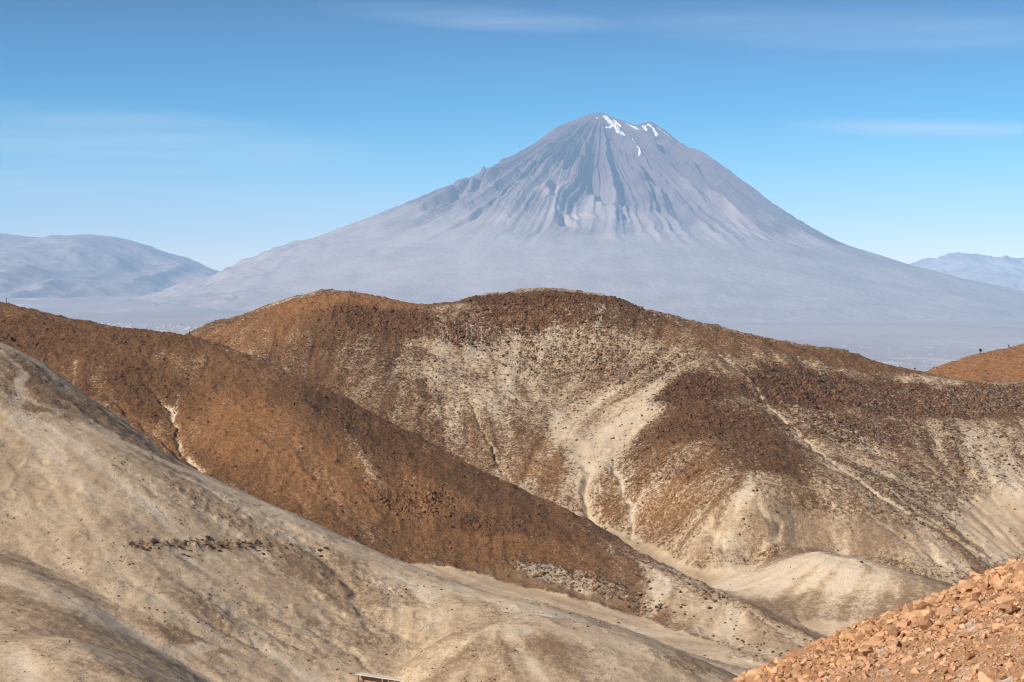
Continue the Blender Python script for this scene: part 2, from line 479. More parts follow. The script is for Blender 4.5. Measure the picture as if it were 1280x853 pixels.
paint(LA, (1110,500,90,22,-5), BROWN=.95, RUST=.35, ROCK=1.0, ASH=.55)
paint(LA, (1230,500,80,20,0), BROWN=.85, RUST=.4, ROCK=1.0, ASH=.7)
paint(LA, (1080,540,90,22,-10), BROWN=.6, RUST=.3, ROCK=.75, ASH=.5)
paint(LA, (1220,560,90,35,-10), BROWN=.45, RUST=.2, ROCK=.4, ASH=.45)
paint(LA, (1000,615,100,24,-10), BROWN=.5, RUST=.45, ROCK=.1, ASH=.2)
paint(LA, (1150,620,90,35,-25), BROWN=.45, RUST=.15, ROCK=.3, ASH=.45)
paint(LA, (1250,650,50,30,0), BROWN=.1, RUST=.1, ROCK=.05, ASH=.3)
paint(LA, (1000,665,70,16,-10), BROWN=.12, RUST=.15, ROCK=.05, ASH=.1)
paint(LA, (1110,680,70,18,-25), BROWN=.3, RUST=.1, ROCK=.1, ASH=.3)
paint(LA, (1040,668,190,32,-8), BROWN=.46, RUST=.2, ROCK=.03, ASH=.05)
paint(LA, (905,672,60,24,10), BROWN=.5, RUST=.3, ROCK=.03, ASH=.12)
paint(LA, (1255,655,45,35,0), BROWN=.1, RUST=.1, ROCK=.02, ASH=.1)
paint(LA, (380,455,130,26,-28), BROWN=.82, RUST=.45, ROCK=.22, ASH=.0)  # browner ground that also carries the bowl's painted shade
paint(LA, (300,420,80,22,12), BROWN=.8, RUST=.7, ROCK=.1, ASH=.0)
paint(LA, (490,510,110,34,-35), BROWN=.62, RUST=.3, ROCK=.25, ASH=.05)  # bowl shade painted as a browner tone
paint(LA, (690,371,120,9,0), BROWN=1.0, RUST=.3, ROCK=1.0, ASH=.25)
# brown spur in the middle
paint(LB, (90,425,150,26,-10), BROWN=1.0, RUST=.42, ROCK=.35)
paint(LB, (190,490,60,35,-30), BROWN=1.0, RUST=.35, ROCK=.4)
paint(LB, (300,530,85,45,-20), BROWN=.78, RUST=.9, ROCK=.08)
paint(LB, (390,600,100,42,-20), BROWN=.74, RUST=.95, ROCK=.10)
paint(LB, (430,520,100,24,-28), BROWN=.98, RUST=.25, ROCK=.45)  # stony crest, darkened too with painted grazing shade
paint(LB, (600,610,130,24,-28), BROWN=1.0, RUST=.28, ROCK=.25)  # right crest painted darker as the side turned from the sun
paint(LB, (590,685,110,22,-20), BROWN=.9, RUST=.55, ROCK=.15)
paint(LB, (520,625,50,18,-10), BROWN=.85, RUST=.8, ROCK=.8)
paint(LB, (610,655,50,12,-10), BROWN=1.0, RUST=.35, ROCK=.6)
paint(LB, (710,725,90,13,-12), BROWN=.45, RUST=.25, ROCK=.5, ASH=.75)
paint(LB, (800,750,70,11,-15), BROWN=.7, RUST=.35, ROCK=.6, ASH=.5)
paint(LB, (890,745,45,12,-35), BROWN=.7, RUST=.1, ROCK=.5, ASH=.4)
paint(LB, (910,785,120,22,-25), BROWN=.42, RUST=.15, ROCK=.12, ASH=.08)
# near left hill
paint(LC, (40,475,60,22,-35), BROWN=.95, RUST=.15, ROCK=.15, ASH=.3)
paint(LC, (160,545,90,13,-38), BROWN=1.0, RUST=.3, ROCK=.2)  # brown band paints the shade of the face turned away
paint(LC, (50,500,70,20,-10), BROWN=.8, RUST=.2, ROCK=.2, ASH=.3)
paint(LC, (120,600,130,40,-10), BROWN=.2, RUST=.15, ROCK=.12, ASH=.3)
paint(LC, (300,650,110,26,-25), BROWN=.36, RUST=.12, ROCK=.3, ASH=.2)
paint(LC, (270,683,120,5,0), BROWN=.7, RUST=.5, ROCK=.7)
paint(LC, (430,730,110,34,-25), BROWN=.7, RUST=.2, ROCK=.25, ASH=.1)
paint(LC, (300,780,90,22,-25), BROWN=.6, RUST=.45, ROCK=.12)
paint(LC, (240,800,60,10,-20), BROWN=.75, RUST=.5, ROCK=.05)
paint(LC, (380,790,80,18,-28), BROWN=.55, RUST=.35, ROCK=.15)
paint(LC, (110,760,80,14,-45), BROWN=.05, RUST=.05, ASH=.75)
paint(LC, (235,812,40,8,5), BROWN=.0, RUST=.0, ASH=.95)
paint(LC, (600,755,120,8,-15), BROWN=.5, RUST=.45, ROCK=.05)
paint(LC, (480,785,70,30,-10), BROWN=.55, RUST=.2, ROCK=.3, ASH=.1)
paint(LC, (530,775,40,16,0), BROWN=.15, RUST=.1, ASH=.5)
paint(LC, (860,810,90,8,-18), BROWN=.5, RUST=.2, ROCK=.1)
paint(LD, (640,786,36,7,0), BROWN=.0, RUST=.0, ASH=1.0)
paint(LD, (760,800,70,5,-10), BROWN=.0, RUST=.0, ASH=.6)
paint(LD, (650,810,110,9,-4), BROWN=.5, RUST=.4)
paint(LD, (850,830,50,8,-18), BROWN=.5, RUST=.3, ROCK=.3)
paint(LE, (60,760,70,20,-35), BROWN=.35, RUST=.3)
paint(LE, (20,800,80,4,0), BROWN=.1, RUST=.1, ASH=.5)
paint(LF, (150,840,70,8,-18), BROWN=.5, RUST=.35)
paint(LM, (1020,715,120,22,-8), BROWN=.40, RUST=.15)
paint(LM, (1110,712,80,9,-18), BROWN=.5, RUST=.1, ROCK=.05)  # shading along the right crest painted in brown
paint(LM, (960,735,50,14,20), BROWN=.25, RUST=.1)
paint(LM, (1060,790,60,10,-5), BROWN=.02, ASH=.25)
tipB = smooth(22, 98, RX + 22 * WOBN) * LB
BROWN = BROWN * (1 - .2 * LC) * (1 - .5 * tipB); RUST = RUST * (1 - .4 * tipB); ROCK = ROCK + .07 * LB + .06 * LA
for m in (BROWN, RUST, ROCK, ASH): np.clip(m, 0, 1, out=m)
# streaks thin out or thicken the cover along the fall line
BROWN = np.clip(BROWN + (0.09 * LIC2 + 0.06 * LIC1) * (0.35 + 1.3 * BROWN * (1 - BROWN) * 2) * smooth(.03, .15, SLOPE), 0, 1)
BROWN -= .22 * smooth(.5, 1.6, LIC2) * (LA + .4 * LB + .6 * LC) * BROWN
BROWN *= 1 - 0.95 * PALE
ASH = np.clip(np.maximum(ASH, PALE), 0, 1)
ROCK *= 1 - PALE
MASK = np.stack([BROWN, RUST, ROCK, ASH], -1).astype(np.float32)
ROUGHM = np.clip(ROCK + 0.25 * BROWN, 0, 1)

def relief(X, Y, rough, detail=True):
    z = fbm(X / 70, Y / 70, 5, 3) * 1.6
    z += (ridged(X / 30, Y / 30, 9, 4) - 0.5) * 2.6 + (ridged(X / 11 + 5, Y / 11, 13, 3) - .5) * .8
    if detail:
        z += fbm(X / 5.5, Y / 5.5, 21, 3) * (0.16 + 0.85 * rough)
        z += np.maximum(perlin(X / 2.3, Y / 2.3, 31), 0) * (0.05 + 0.9 * rough)
    return z
RILL = np.exp(-(LIC2 / .42) ** 2) * smooth(-.3, .6, perlin(RX / 60, RY / 60, 322) + .25)
RILLW = (.9 * LA + .55 * LB + .25 * LC + .3 * LD + .3 * LE + .3 * LM) * smooth(.06, .2, SLOPE)
SANDY = np.clip(LC + LD + LE + LF + LM + LG, 0, 1)
SANDY = np.maximum(SANDY, .8 * tipB)
for sp_, L_m in (((1040,675,180,30,-8), LA), ((905,668,65,25,10), LA), ((1250,655,50,40,0), LA), ((900,785,120,24,-25), LB), ((720,738,110,11,-12), LB)):
    SANDY = np.maximum(SANDY, blob(*sp_) * L_m * .9)
H2 = H - RILL * RILLW * .9 + relief(RX, RY, ROUGHM * 0, False) * (1 - 0.65 * SANDY) + (LIC2 * 0.16 + LIC1 * 0.04) * (1 - .7 * ROCK) * smooth(.05, .2, SLOPE) * (1 - .6 * LG) * (1 - .4 * LC) - CARVE

# perspective-spaced mesh over the hills
tin = np.linspace(-0.33, 0.33, 1180)
tcols = np.concatenate([np.linspace(-0.62, -0.333, 70), tin, np.linspace(0.333, 0.62, 70)])
yr = np.concatenate([np.geomspace(75, 325, 60), np.geomspace(328, 1180, 1120), np.geomspace(1190, 2400, 60)])
T, YY = np.meshgrid(tcols, yr)
XX = T * YY
inside = (np.abs(XX) < 515) & (YY > 265) & (YY < 1255)
ZZ = np.zeros(XX.shape)
zi = samp(H2, XX, YY); mk = samp(MASK, XX, YY); rgh = samp(ROUGHM, XX, YY)
out = ~inside
zo = np.zeros(XX.shape); zz_, _ = macro(XX[out], YY[out]); zo[out] = zz_
edge = smooth(515, 470, np.abs(XX)) * smooth(265, 300, YY) * smooth(1255, 1200, YY)
zmac = np.where(inside, samp(H, XX, YY), zo)
ZZ = zmac + (np.where(inside, zi, zo) - zmac) * edge
near = (YY > 320) & (YY < 1200)
ZZ += np.where(near, fbm(XX / 6.5, YY / 6.5, 21, 3) * (0.14 + 1.5 * rgh) + np.maximum(perlin(XX / 2.6, YY / 2.6, 31), 0) * (0.05 + 1.3 * rgh), 0)
ZZ = np.where(YY > 1500, np.minimum(ZZ, -300 - (YY - 1500) * 0.32), ZZ)
mk = np.where(inside[..., None], mk, np.array([.5, .35, .1, .1], np.float32))
sd = np.zeros(mk.shape, np.float32); sd[..., 0] = samp(SANDY, XX, YY); sd[..., 1] = samp(np.clip(.5 + .17 * LIC2 + .13 * LIC1 + .12 * fbm(RX / 30, RY / 30, 333, 3), 0, 1), XX, YY)
hills_me = grid_mesh('hills', XX, YY, ZZ, {'cover': mk, 'ground': sd})
ZGRID = (XX, YY, ZZ)

# ------------------------------------------------------------------ materials
class NT:
    def __init__(self, name):
        self.m = bpy.data.materials.new(name); self.m.use_nodes = True
        self.t = self.m.node_tree; self.t.nodes.clear()
    def n(self, typ, ins=None, **k):
        nd = self.t.nodes.new(typ)
        for a, b in k.items(): setattr(nd, a, b)
        for a, b in (ins or {}).items():
            if isinstance(b, bpy.types.NodeSocket): self.t.links.new(b, nd.inputs[a])
            else: nd.inputs[a].default_value = b
        return nd
    def mix(self, f, a, b, mode='MIX'):
        nd = self.t.nodes.new('ShaderNodeMix'); nd.data_type = 'RGBA'; nd.blend_type = mode
        for k, v in (('Factor', f), ('A', a), ('B', b)):
            if isinstance(v, bpy.types.NodeSocket): self.t.links.new(v, nd.inputs[k])
            else: nd.inputs[k].default_value = v
        return nd.outputs['Result']
    def math(self, op, a, b=0.0, clamp=False):
        nd = self.t.nodes.new('ShaderNodeMath'); nd.operation = op; nd.use_clamp = clamp
        for i, v in enumerate((a, b)):
            if isinstance(v, bpy.types.NodeSocket): self.t.links.new(v, nd.inputs[i])
            else: nd.inputs[i].default_value = v
        return nd.outputs[0]
    def noise(self, vec, scale, detail=3, rough=.55, dist=0.0):
        return self.n('ShaderNodeTexNoise', {'Vector': vec, 'Scale': scale, 'Detail': detail, 'Roughness': rough, 'Distortion': dist}).outputs['Fac']
    def ramp(self, v, a, b, lo=0.0, hi=1.0):
        return self.n('ShaderNodeMapRange', {'Value': v, 'From Min': a, 'From Max': b, 'To Min': lo, 'To Max': hi}, interpolation_type='SMOOTHSTEP').outputs[0]
    def out(self, col, rough=0.95, bump=None, bs=1.0, bd=0.1, spec=0.15):
        b = self.n('ShaderNodeBsdfPrincipled', {'Base Color': col, 'Roughness': rough, 'Specular IOR Level': spec})
        if bump is not None:
            bb = self.n('ShaderNodeBump', {'Height': bump, 'Strength': bs, 'Distance': bd})
            self.t.links.new(bb.outputs[0], b.inputs['Normal'])
        o = self.n('ShaderNodeOutputMaterial'); self.t.links.new(b.outputs[0], o.inputs['Surface'])
        return self.m
def rgba(r, g, b): return (r, g, b, 1)

def hills_material():
    m = NT('hill ground')
    pos = m.n('ShaderNodeNewGeometry').outputs['Position']
    at_ = m.n('ShaderNodeAttribute', attribute_name='cover')
    sc = m.n('ShaderNodeSeparateColor', {'Color': at_.outputs['Color']})
    brown, rust, rock, ash = sc.outputs[0], sc.outputs[1], sc.outputs[2], at_.outputs['Alpha']
    n1 = m.noise(pos, 0.09, 5, .6); n2 = m.noise(pos, 0.45, 4, .6, .5); n3 = m.noise(pos, 1.6, 4, .65); n4 = m.noise(pos, 4.0, 2, .6)
    # sand
    sand = m.mix(m.ramp(n1, .3, .7), rgba(.46, .335, .205), rgba(.53, .405, .265))
    sand = m.mix(m.ramp(n2, .35, .7, 0, .5), sand, rgba(.34, .245, .15))
    # brown cover
    br = m.mix(m.ramp(n1, .3, .7), rgba(.078, .038, .016), rgba(.135, .070, .031))
    rs = m.mix(m.ramp(n2, .3, .7), rgba(.26, .105, .030), rgba(.39, .195, .075))
    br = m.mix(rust, br, rs)
    n5 = m.noise(pos, .75, 3, .6)
    br = m.mix(m.math('MULTIPLY', m.ramp(n3, .42, .60, 0, .7), m.ramp(rust, 0, 1, 1, .45)), br, rgba(.050, .023, .009))
    br = m.mix(m.math('MULTIPLY', m.ramp(n5, .50, .62, 0, .75), m.ramp(rust, 0, 1, 1, .35)), br, rgba(.055, .027, .010))
    gs = m.n('ShaderNodeSeparateColor', {'Color': m.n('ShaderNodeAttribute', attribute_name='ground').outputs['Color']})
    gr = gs.outputs[0]
    sand = m.mix(m.ramp(gs.outputs[1],   .35, .85, 0, .5), sand, rgba(.255, .165, .092))
    sand = m.mix(m.ramp(gs.outputs[1], .40, .1, 0, .6), sand, rgba(.56, .46, .34))
    br = m.mix(m.math('MULTIPLY', gr, .55), br, rgba(.27, .185, .11))
    nn = m.math('SUBTRACT', m.math('ADD', m.math('ADD', n2, n3), m.math('MULTIPLY', n5, 1.0)), 1.5)
    bf = m.math('ADD', brown, m.math('MULTIPLY', nn, m.ramp(gr, 0, 1, 1.05, .5)))
    col = m.mix(m.ramp(bf, .22, .72), sand, br)
    # white ash between
    af = m.math('SUBTRACT', ash, m.math('MULTIPLY', nn, 1.3))
    col = m.mix(m.ramp(af, .48, .95, 0, .75), col, rgba(.46, .375, .27))
    # stony specks: dark stones showing through, many where it is rocky
    vor = m.n('ShaderNodeTexVoronoi', {'Vector': pos, 'Scale': .75, 'Randomness': 1.0})
    vr = m.n('ShaderNodeSeparateColor', {'Color': vor.outputs['Color']}).outputs[0]
    sel = m.math('LESS_THAN', vr, m.ramp(m.math('ADD', rock, m.math('MULTIPLY', m.math('SUBTRACT', n2, .5), 1.2)), .25, 1.1, 0, .9))
    dsel = m.math('MULTIPLY', sel, m.ramp(m.math('ADD', vor.outputs['Distance'], m.math('MULTIPLY', n3, .35)), .45, .75, 1, 0))
    stone = m.mix(vr, rgba(.06, .030, .015), rgba(.18, .085, .038))
    stone = m.mix(m.math('MULTIPLY', rust, .6), stone, rgba(.33, .145, .055))
    col = m.mix(m.math('MULTIPLY', dsel, .7), col, stone)
    # grit: small dark stones scattered in drifts over the sand
    gv = m.n('ShaderNodeTexVoronoi', {'Vector': pos, 'Scale': 1.5, 'Randomness': 1.0})
    gsel = m.math('LESS_THAN', m.n('ShaderNodeSeparateColor', {'Color': gv.outputs['Color']}).outputs[1], m.ramp(m.math('ADD', n1, m.math('MULTIPLY', n2, .8)), .72, 1.15, .02, .5))
    gd = m.math('MULTIPLY', gsel, m.ramp(gv.outputs['Distance'], .22, .36, .75, 0))
    col = m.mix(m.math('MULTIPLY', gd, gr), col, rgba(.13, .080, .045))
    # clumps of dark rock over pale ground
    mo = m.math('ADD', m.math('MULTIPLY', m.noise(pos, .42, 3, .65, .4), 1.0), m.math('MULTIPLY', n3, .45))
    th = m.ramp(rock, .1, 1.0, 1.02, .70)
    cl = m.math('MULTIPLY', m.math('SUBTRACT', mo, th), 14.0, True)
    col = m.mix(m.math('MULTIPLY', cl, .88), col, m.mix(m.math('MULTIPLY', rust, m.ramp(n3, .4, .7)), rgba(.060, .027, .011), rgba(.22, .085, .028)))
    # fine grain
    col = m.mix(m.ramp(n4, .42, .62, .0, .55), col, m.mix(.5, col, rgba(.06, .035, .02)))
    bump = m.math('ADD', m.math('MULTIPLY', n3, 1.1), m.math('ADD', m.math('MULTIPLY', n4, .35), m.math('MULTIPLY', dsel, .7)))
    amp = m.ramp(m.math('ADD', rock, m.math('MULTIPLY', brown, .5)), 0, 1, .28, 1.35)
    bump = m.math('MULTIPLY', m.math('MULTIPLY', bump, amp), m.ramp(gr, 0, 1, 1, .55))
    return m.out(col, .95, bump, 1.0, .75)
MAT_HILL = hills_material()
hills = link('hills', hills_me, MAT_HILL)
tag(hills, 'brown and sandy desert hills with pale dry gullies in front of the volcano', kind='structure')

# ------------------------------------------------------------------ plain under the volcano
VC = P(752, 142, 23500)           # summit of the volcano
def plain_z(X, Y):
    z = -300 - np.clip((14500 - Y) * .03, 0, 180) + 190 * smooth(12000, 26000, Y) * smooth(4000, -5000, X) + 120 * smooth(12000, 22000, Y)
    z = z + fbm(X / 2600, Y / 2600, 51, 4) * 45 * smooth(4000, 9000, Y)
    return z
pt = np.linspace(-1.0, 1.0, 420); py_ = np.geomspace(1300, 46000, 420)
PT, PY = np.meshgrid(pt, py_); PX = PT * PY
PZ = plain_z(PX, PY)
pm = np.zeros(PX.shape + (4,), np.float32)
town = smooth(.0, .55, fbm(PX / 900, PY / 1500, 61, 4) + .15) * np.maximum(smooth(15500, 9000, PY) * 1.0, smooth(-3000, -5200, PX) * smooth(24000, 19000, PY))
pm[..., 0] = town
plain_me = grid_mesh('plain', PX, PY, PZ, {'cover': pm})
def plain_material():
    m = NT('far plain ground')
    pos = m.n('ShaderNodeNewGeometry').outputs['Position']
    a = m.n('ShaderNodeAttribute', attribute_name='cover')
    t = m.n('ShaderNodeSeparateColor', {'Color': a.outputs['Color']}).outputs[0]
    n1 = m.noise(pos, .0006, 6, .6); n2 = m.noise(pos, .006, 4, .6)
    col = m.mix(m.ramp(n1, .3, .7), rgba(.26, .22, .21), rgba(.33, .28, .265))
    col = m.mix(m.math('MULTIPLY', t, m.ramp(n2, .45, .6)), col, rgba(.55, .49, .44))
    return m.out(col)
plain = link('plain', plain_me, plain_material())
tag(plain, 'hazy desert plain at the foot of the volcano', kind='structure')

# ------------------------------------------------------------------ volcano
K = 23500 / F
pl = np.array([(0,142),(12,142.5),(37,153),(62,164),(84,183),(132,212),(192,240),(252,262),(312,285),(372,308),(422,325),(455,341),(520,366),(640,392),(800,404),(1100,412),(1500,418)])
pr = np.array([(0,142),(6,144),(16,149),(32,155),(42,161),(62,170),(86,180),(94,183),(112,192),(150,215),(190,245),(248,285),(308,315),(390,338),(450,353),(530,371),(640,390),(800,402),(1100,412),(1500,418)])
def prof(tab, r): return np.interp(r / K, tab[:, 0], (370 - tab[:, 1]) * K)
# smooth tables
rr = np.linspace(0, 16000, 3200)
def smooth_tab(tab, w):
    v = prof(tab, rr); k = np.exp(-0.5 * (np.arange(-3 * w, 3 * w + 1) / w) ** 2); k /= k.sum()
    p = np.pad(v, 3 * w, mode='reflect', reflect_type='odd'); return np.convolve(p, k, 'valid')
PL = smooth_tab(pl, 4); PR = smooth_tab(pr, 2)
prf = pr.copy(); prf[:9, 1] = [142,145,150,160,170,180,188,197,204]
prf = np.array([(0,142),(30,158),(62,176),(100,198),(150,226),(200,250),(260,276),(330,303),(400,327),(470,348),(560,370),(680,392),(800,402),(1100,412),(1500,418)])
PF = .5 * (PL + PR) - 25 * np.exp(-((rr - 900) / 700) ** 2)
th = np.concatenate([np.linspace(-200, 20, 1050), np.linspace(21, 159, 60)])[::-1] * math.pi / 180
rad = np.concatenate([np.linspace(0, 3200, 330), np.geomspace(3212, 14500, 170)])
TH, RA = np.meshgrid(th, rad)
cx, sy = np.cos(TH), np.sin(TH)
pw = 1.6
wl = np.maximum(-cx, 0) ** pw; wr = np.maximum(cx, 0) ** pw; wf = np.maximum(1 - wl - wr, 0)
VZ = wl * np.interp(RA, rr, PL) + wr * np.interp(RA, rr, PR) + wf * np.interp(RA, rr, PF)
VX = VC[0] + RA * cx; VY = VC[1] + RA * sy
def second_peak(x, y):
    u = x / K - 62
    return 15 * K * np.exp(-.5 * (u / np.where(u < 0, 11.0, 22.0)) ** 2) * np.exp(-.5 * (y / 330) ** 2)
VZ = VZ + second_peak(VX - VC[0], VY - VC[1])
amp = smooth(60, 2000, RA) * smooth(4300, 2300, RA)
wob = fbm(RA / 900, TH * 1.5, 71, 3) * .05 * smooth(200, 1300, RA) + fbm(RA / 260, TH * 4, 73, 2) * .012
def rn(f, s, L=1500): return 1 - np.abs(perlin((TH + wob) * f, RA / L, s)) * 1.7
keep = 1 - 0.97 * np.abs(cx) ** 4; keep2 = 1 - .75 * np.abs(cx) ** 14
g = ((rn(4.3, 81, 7000) * 170 - 90) * keep + (rn(9.5, 82, 6000) * 125 - 60 + rn(21.0, 83, 3600) * 60 - 30 + rn(43.0, 87, 2200) * 20) * keep2) * amp
g += rn(41.0, 84, 900) * 10 * amp + fbm(VX / 120, VY / 120, 85, 3) * 22 * smooth(0, 400, RA) * smooth(4500, 2200, RA)
g += fbm(VX / 900, VY / 900, 86, 4) * 40 * smooth(1800, 4200, RA)
g += (ridged(VX / 1100, VY / 1100, 106, 4) - .5) * 260 * np.exp(-(((VX - VC[0] + 5000) / 1500) ** 2 + ((VY - VC[1] + 1200) / 2600) ** 2))
VZ = VZ + g
# named ribs and ravines read off the mountain, carried on the front face
def cone_at(px, py):
    d = P(px, py, 1.0)
    t = np.arange(VC[1] - 7000, VC[1] + 300, 12.0)
    x, y = d[0] * t - VC[0], t - VC[1]
    r = np.hypot(x, y); c = x / np.maximum(r, 1)
    q_ = 1.6
    a = np.maximum(-c, 0) ** q_; b = np.maximum(c, 0) ** q_
    z = a * np.interp(r, rr, PL) + b * np.interp(r, rr, PR) + np.maximum(1 - a - b, 0) * np.interp(r, rr, PF)
    z = z + second_peak(x, y)
    k = np.nonzero(z > d[2] * t)[0]
    k = k[0] if len(k) else np.argmin(d[2] * t - z)
    return (d[0] * t[k], t[k])
RAV = [([(752,172),(744,190),(741,212),(744,228),(757,250),(775,268)], 75, 70), ([(760,166),(778,182),(797,200),(819,225),(838,243)], 70, 80),
 ([(706,180),(692,192),(679,206),(662,226),(647,242)], 60, 75), ([(733,188),(712,205),(702,220)], 55, 60), ([(694,228),(693,246)], 45, 45),
 ([(640,196),(622,208),(602,223),(592,241)], 65, 75), ([(612,205),(594,219),(570,247),(540,266),(505,278)], 80, 70), ([(672,200),(650,216),(630,230)], 50, 45),
 ([(815,165),(830,190),(862,225),(890,255)], 70, 65), ([(845,180),(875,210),(910,250),(940,285)], 80, 55), ([(790,190),(815,235),(825,262)], 45, 40), ([(700,268),(706,284)], 60, 50),
 ([(880,250),(900,268),(925,290),(965,305)], 60, 45), ([(700,185),(720,178),(738,180)], 30, 30)]
for pts, w, dep in RAV:
    q = [cone_at(*p) for p in pts]
    d, t = seg_dist(VX + perlin(VX / 160, VY / 160, 91) * 30, VY + perlin(VX / 160, VY / 160, 92) * 30, q)
    VZ -= 2.0 * dep * np.exp(-(d / w) ** 2) * smooth(0, .15, t + .02) * smooth(1, .8, t)
    VZ += .45 * dep * np.exp(-((d - 1.9 * w) / w) ** 2) * smooth(0, .2, t) * smooth(1, .8, t)
vm = np.zeros(VX.shape + (4,), np.float32)
snow = np.zeros(VX.shape)
for pts, w in [([(756,146),(765,156),(772,165),(777,171)], 26), ([(758,160),(769,161)], 22), ([(768,152),(776,159)], 16), ([(784,155),(795,162),(802,169)], 17), ([(803,158),(808,165)], 14),
               ([(810,157),(821,168)], 14), ([(822,161),(835,171)], 13), ([(838,169),(851,177)], 12), ([(790,176),(800,194)], 5), ([(745,147),(747,149)], 9)]:
    q = [cone_at(*p) for p in pts]
    d, t = seg_dist(VX + perlin(VX / 40, VY / 40, 95) * 16, VY + perlin(VX / 60, VY / 60, 96) * 22, q)
    snow = np.maximum(snow, smooth(w * 1.9, w * .9, d + perlin(VX / 30, VY / 45, 97) * 6))
vm[..., 0] = snow
vm[..., 1] = smooth(1500, 4000, RA + fbm(VX / 700, VY / 700, 98, 4) * 1200 - 900 * np.maximum(cx, 0))       # ash apron, paler also to stand in for haze low down
hi_ = smooth(1900, 300, RA + fbm(VX / 500, VY / 500, 105, 3) * 700); pale = -.7 * hi_ * 0
for (px, py, w) in [(922,272,160), (890,262,90), (700,240,150), (720,270,170), (680,245,110), (560,240,120)]:
    q = cone_at(px, py); pale = np.maximum(pale, np.exp(-(((VX - q[0]) ** 2 + (VY - q[1]) ** 2) / w ** 2)))
vm[..., 2] = pale
vm[..., 3] = np.clip(.5 + .5 * rn(9.0, 99, 2000) - .2, 0, 1)
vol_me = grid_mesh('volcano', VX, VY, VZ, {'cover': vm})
def volcano_material():
    m = NT('volcanic rock and ash')
    pos = m.n('ShaderNodeNewGeometry').outputs['Position']
    a = m.n('ShaderNodeAttribute', attribute_name='cover')
    s = m.n('ShaderNodeSeparateColor', {'Color': a.outputs['Color']})
    n1 = m.noise(pos, .0016, 7, .62); n2 = m.noise(pos, .011, 5, .62, .4)
    col = m.mix(m.ramp(n1, .3, .7), rgba(.025, .016, .032), rgba(.105, .062, .080))
    col = m.mix(m.ramp(n2, .4, .7, 0, .45), col, rgba(.09, .055, .065))
    col = m.mix(m.math('MULTIPLY', a.outputs['Alpha'], .27), col, rgba(.34, .25, .235))  # ribs lightened in colour to paint them as sunlit
    ap_haze = m.mix(m.ramp(n1, .3, .7), rgba(.26, .22, .21), rgba(.33, .28, .265))  # pale ash tone that also paints in haze towards the foot
    col = m.mix(s.outputs[1], col, ap_haze)
    col = m.mix(m.math('MULTIPLY', s.outputs[2], .7), col, rgba(.40, .31, .27))
    n3 = m.noise(pos, .03, 4, .7)
    col = m.mix(m.math('MULTIPLY', s.outputs[0], m.ramp(n3, .34, .52, .25, .95)), col, rgba(.85, .85, .88))
    return m.out(col, .95, n2, 1.0, 16.0)
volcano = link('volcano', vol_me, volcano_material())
tag(volcano, 'tall cone shaped volcano with streaks of snow near its summit', kind='structure')

# ------------------------------------------------------------------ far ranges
def range_material(name, a_, b_):
    m = NT(name)
    pos = m.n('ShaderNodeNewGeometry').outputs['Position']
    n1 = m.noise(pos, .0006, 7, .62); n2 = m.noise(pos, .005, 4, .6)
    col = m.mix(m.ramp(n1, .3, .7), a_, b_)
    col = m.mix(m.ramp(n2, .4, .7, 0, .35), col, rgba(.10, .08, .07))
    return m.out(col, .95, n2, 1.0, 22.0)
MAT_RANGE = range_material('far range rock', rgba(.24, .19, .18), rgba(.36, .30, .28))
def far_range(name, label, crest, depth, amp, seed, rough=1.0):
    Y0 = crest[0][2]
    cp = np.array([P(c[0], c[1], Y0) for c in crest])
    x = np.linspace(cp[0, 0], cp[-1, 0], 420)
    zc_ = np.interp(x, cp[:, 0], cp[:, 2])
    k = np.exp(-0.5 * (np.arange(-8, 9) / 2.2) ** 2); k /= k.sum()
    zc_ = np.convolve(np.pad(zc_, 8, mode='edge'), k, 'valid')
    zc_ += fbm(x / 700, x * 0 + seed, seed, 5) * amp * .28
    yy = np.concatenate([np.linspace(-depth, 0, 150), np.linspace(0, depth * .8, 30)[1:]])
    X, Yo = np.meshgrid(x, yy)
    u = np.clip(np.abs(Yo) / np.where(Yo < 0, depth, depth * .8), 0, 1)
    base = -330 + 0 * X
    zc2 = np.tile(zc_, (len(yy), 1))
    Z = base + (zc2 - base) * (1 - u) ** 1.35
    sp = 1 - np.abs(perlin(X / 1500 + fbm(X / 2500, Yo / 2500, seed + 3, 2) * .8, Yo / 6000, seed + 5)) * 1.6
    Z += (sp * amp * 1.5 + (ridged(X / 800, Yo / 800, seed + 7, 4) - .5) * amp) * smooth(0, .12, u) * smooth(1, .6, u)
    me = grid_mesh(name, X, Yo + Y0, Z)
    o = link(name, me, MAT_RANGE); tag(o, label, kind='structure')
    return o
far_range('far_range', 'pale mountain range fading into haze left of the volcano',
 [(-700,300,31000),(-400,270,31000),(-150,275,31000),(0,291,31000),(25,295,31000),(50,298,31000),(80,294,31000),(110,293,31000),(150,297,31000),(190,308,31000),(215,320,31000),(245,328,31000),
  (275,340,31000),(300,348,31000),(360,370,31000),(450,395,31000)], 13000, 90, 111)
far_range('distant_range', 'very pale jagged range on the horizon right of the volcano',
 [(1000,400,38000),(1090,360,38000),(1130,338,38000),(1150,332,38000),(1170,325,38000),(1196,321,38000),(1206,324,38000),(1225,322,38000),(1242,325,38000),(1256,330,38000),(1270,326,38000),(1285,331,38000),
  (1400,322,38000),(1600,330,38000),(1900,350,38000)], 7000, 170, 131)
far_range('foothills', 'low hazy foothills below the left foot of the volcano',
 [(60,404,20000),(130,402,20000),(170,394,20000),(190,388,20000),(212,382,20000),(228,390,20000),(240,385,20000),(262,380,20000),(285,372,20000),(305,366,20000),(330,372,20000),(360,385,20000),(420,400,20000)],
 2600, 60, 151)

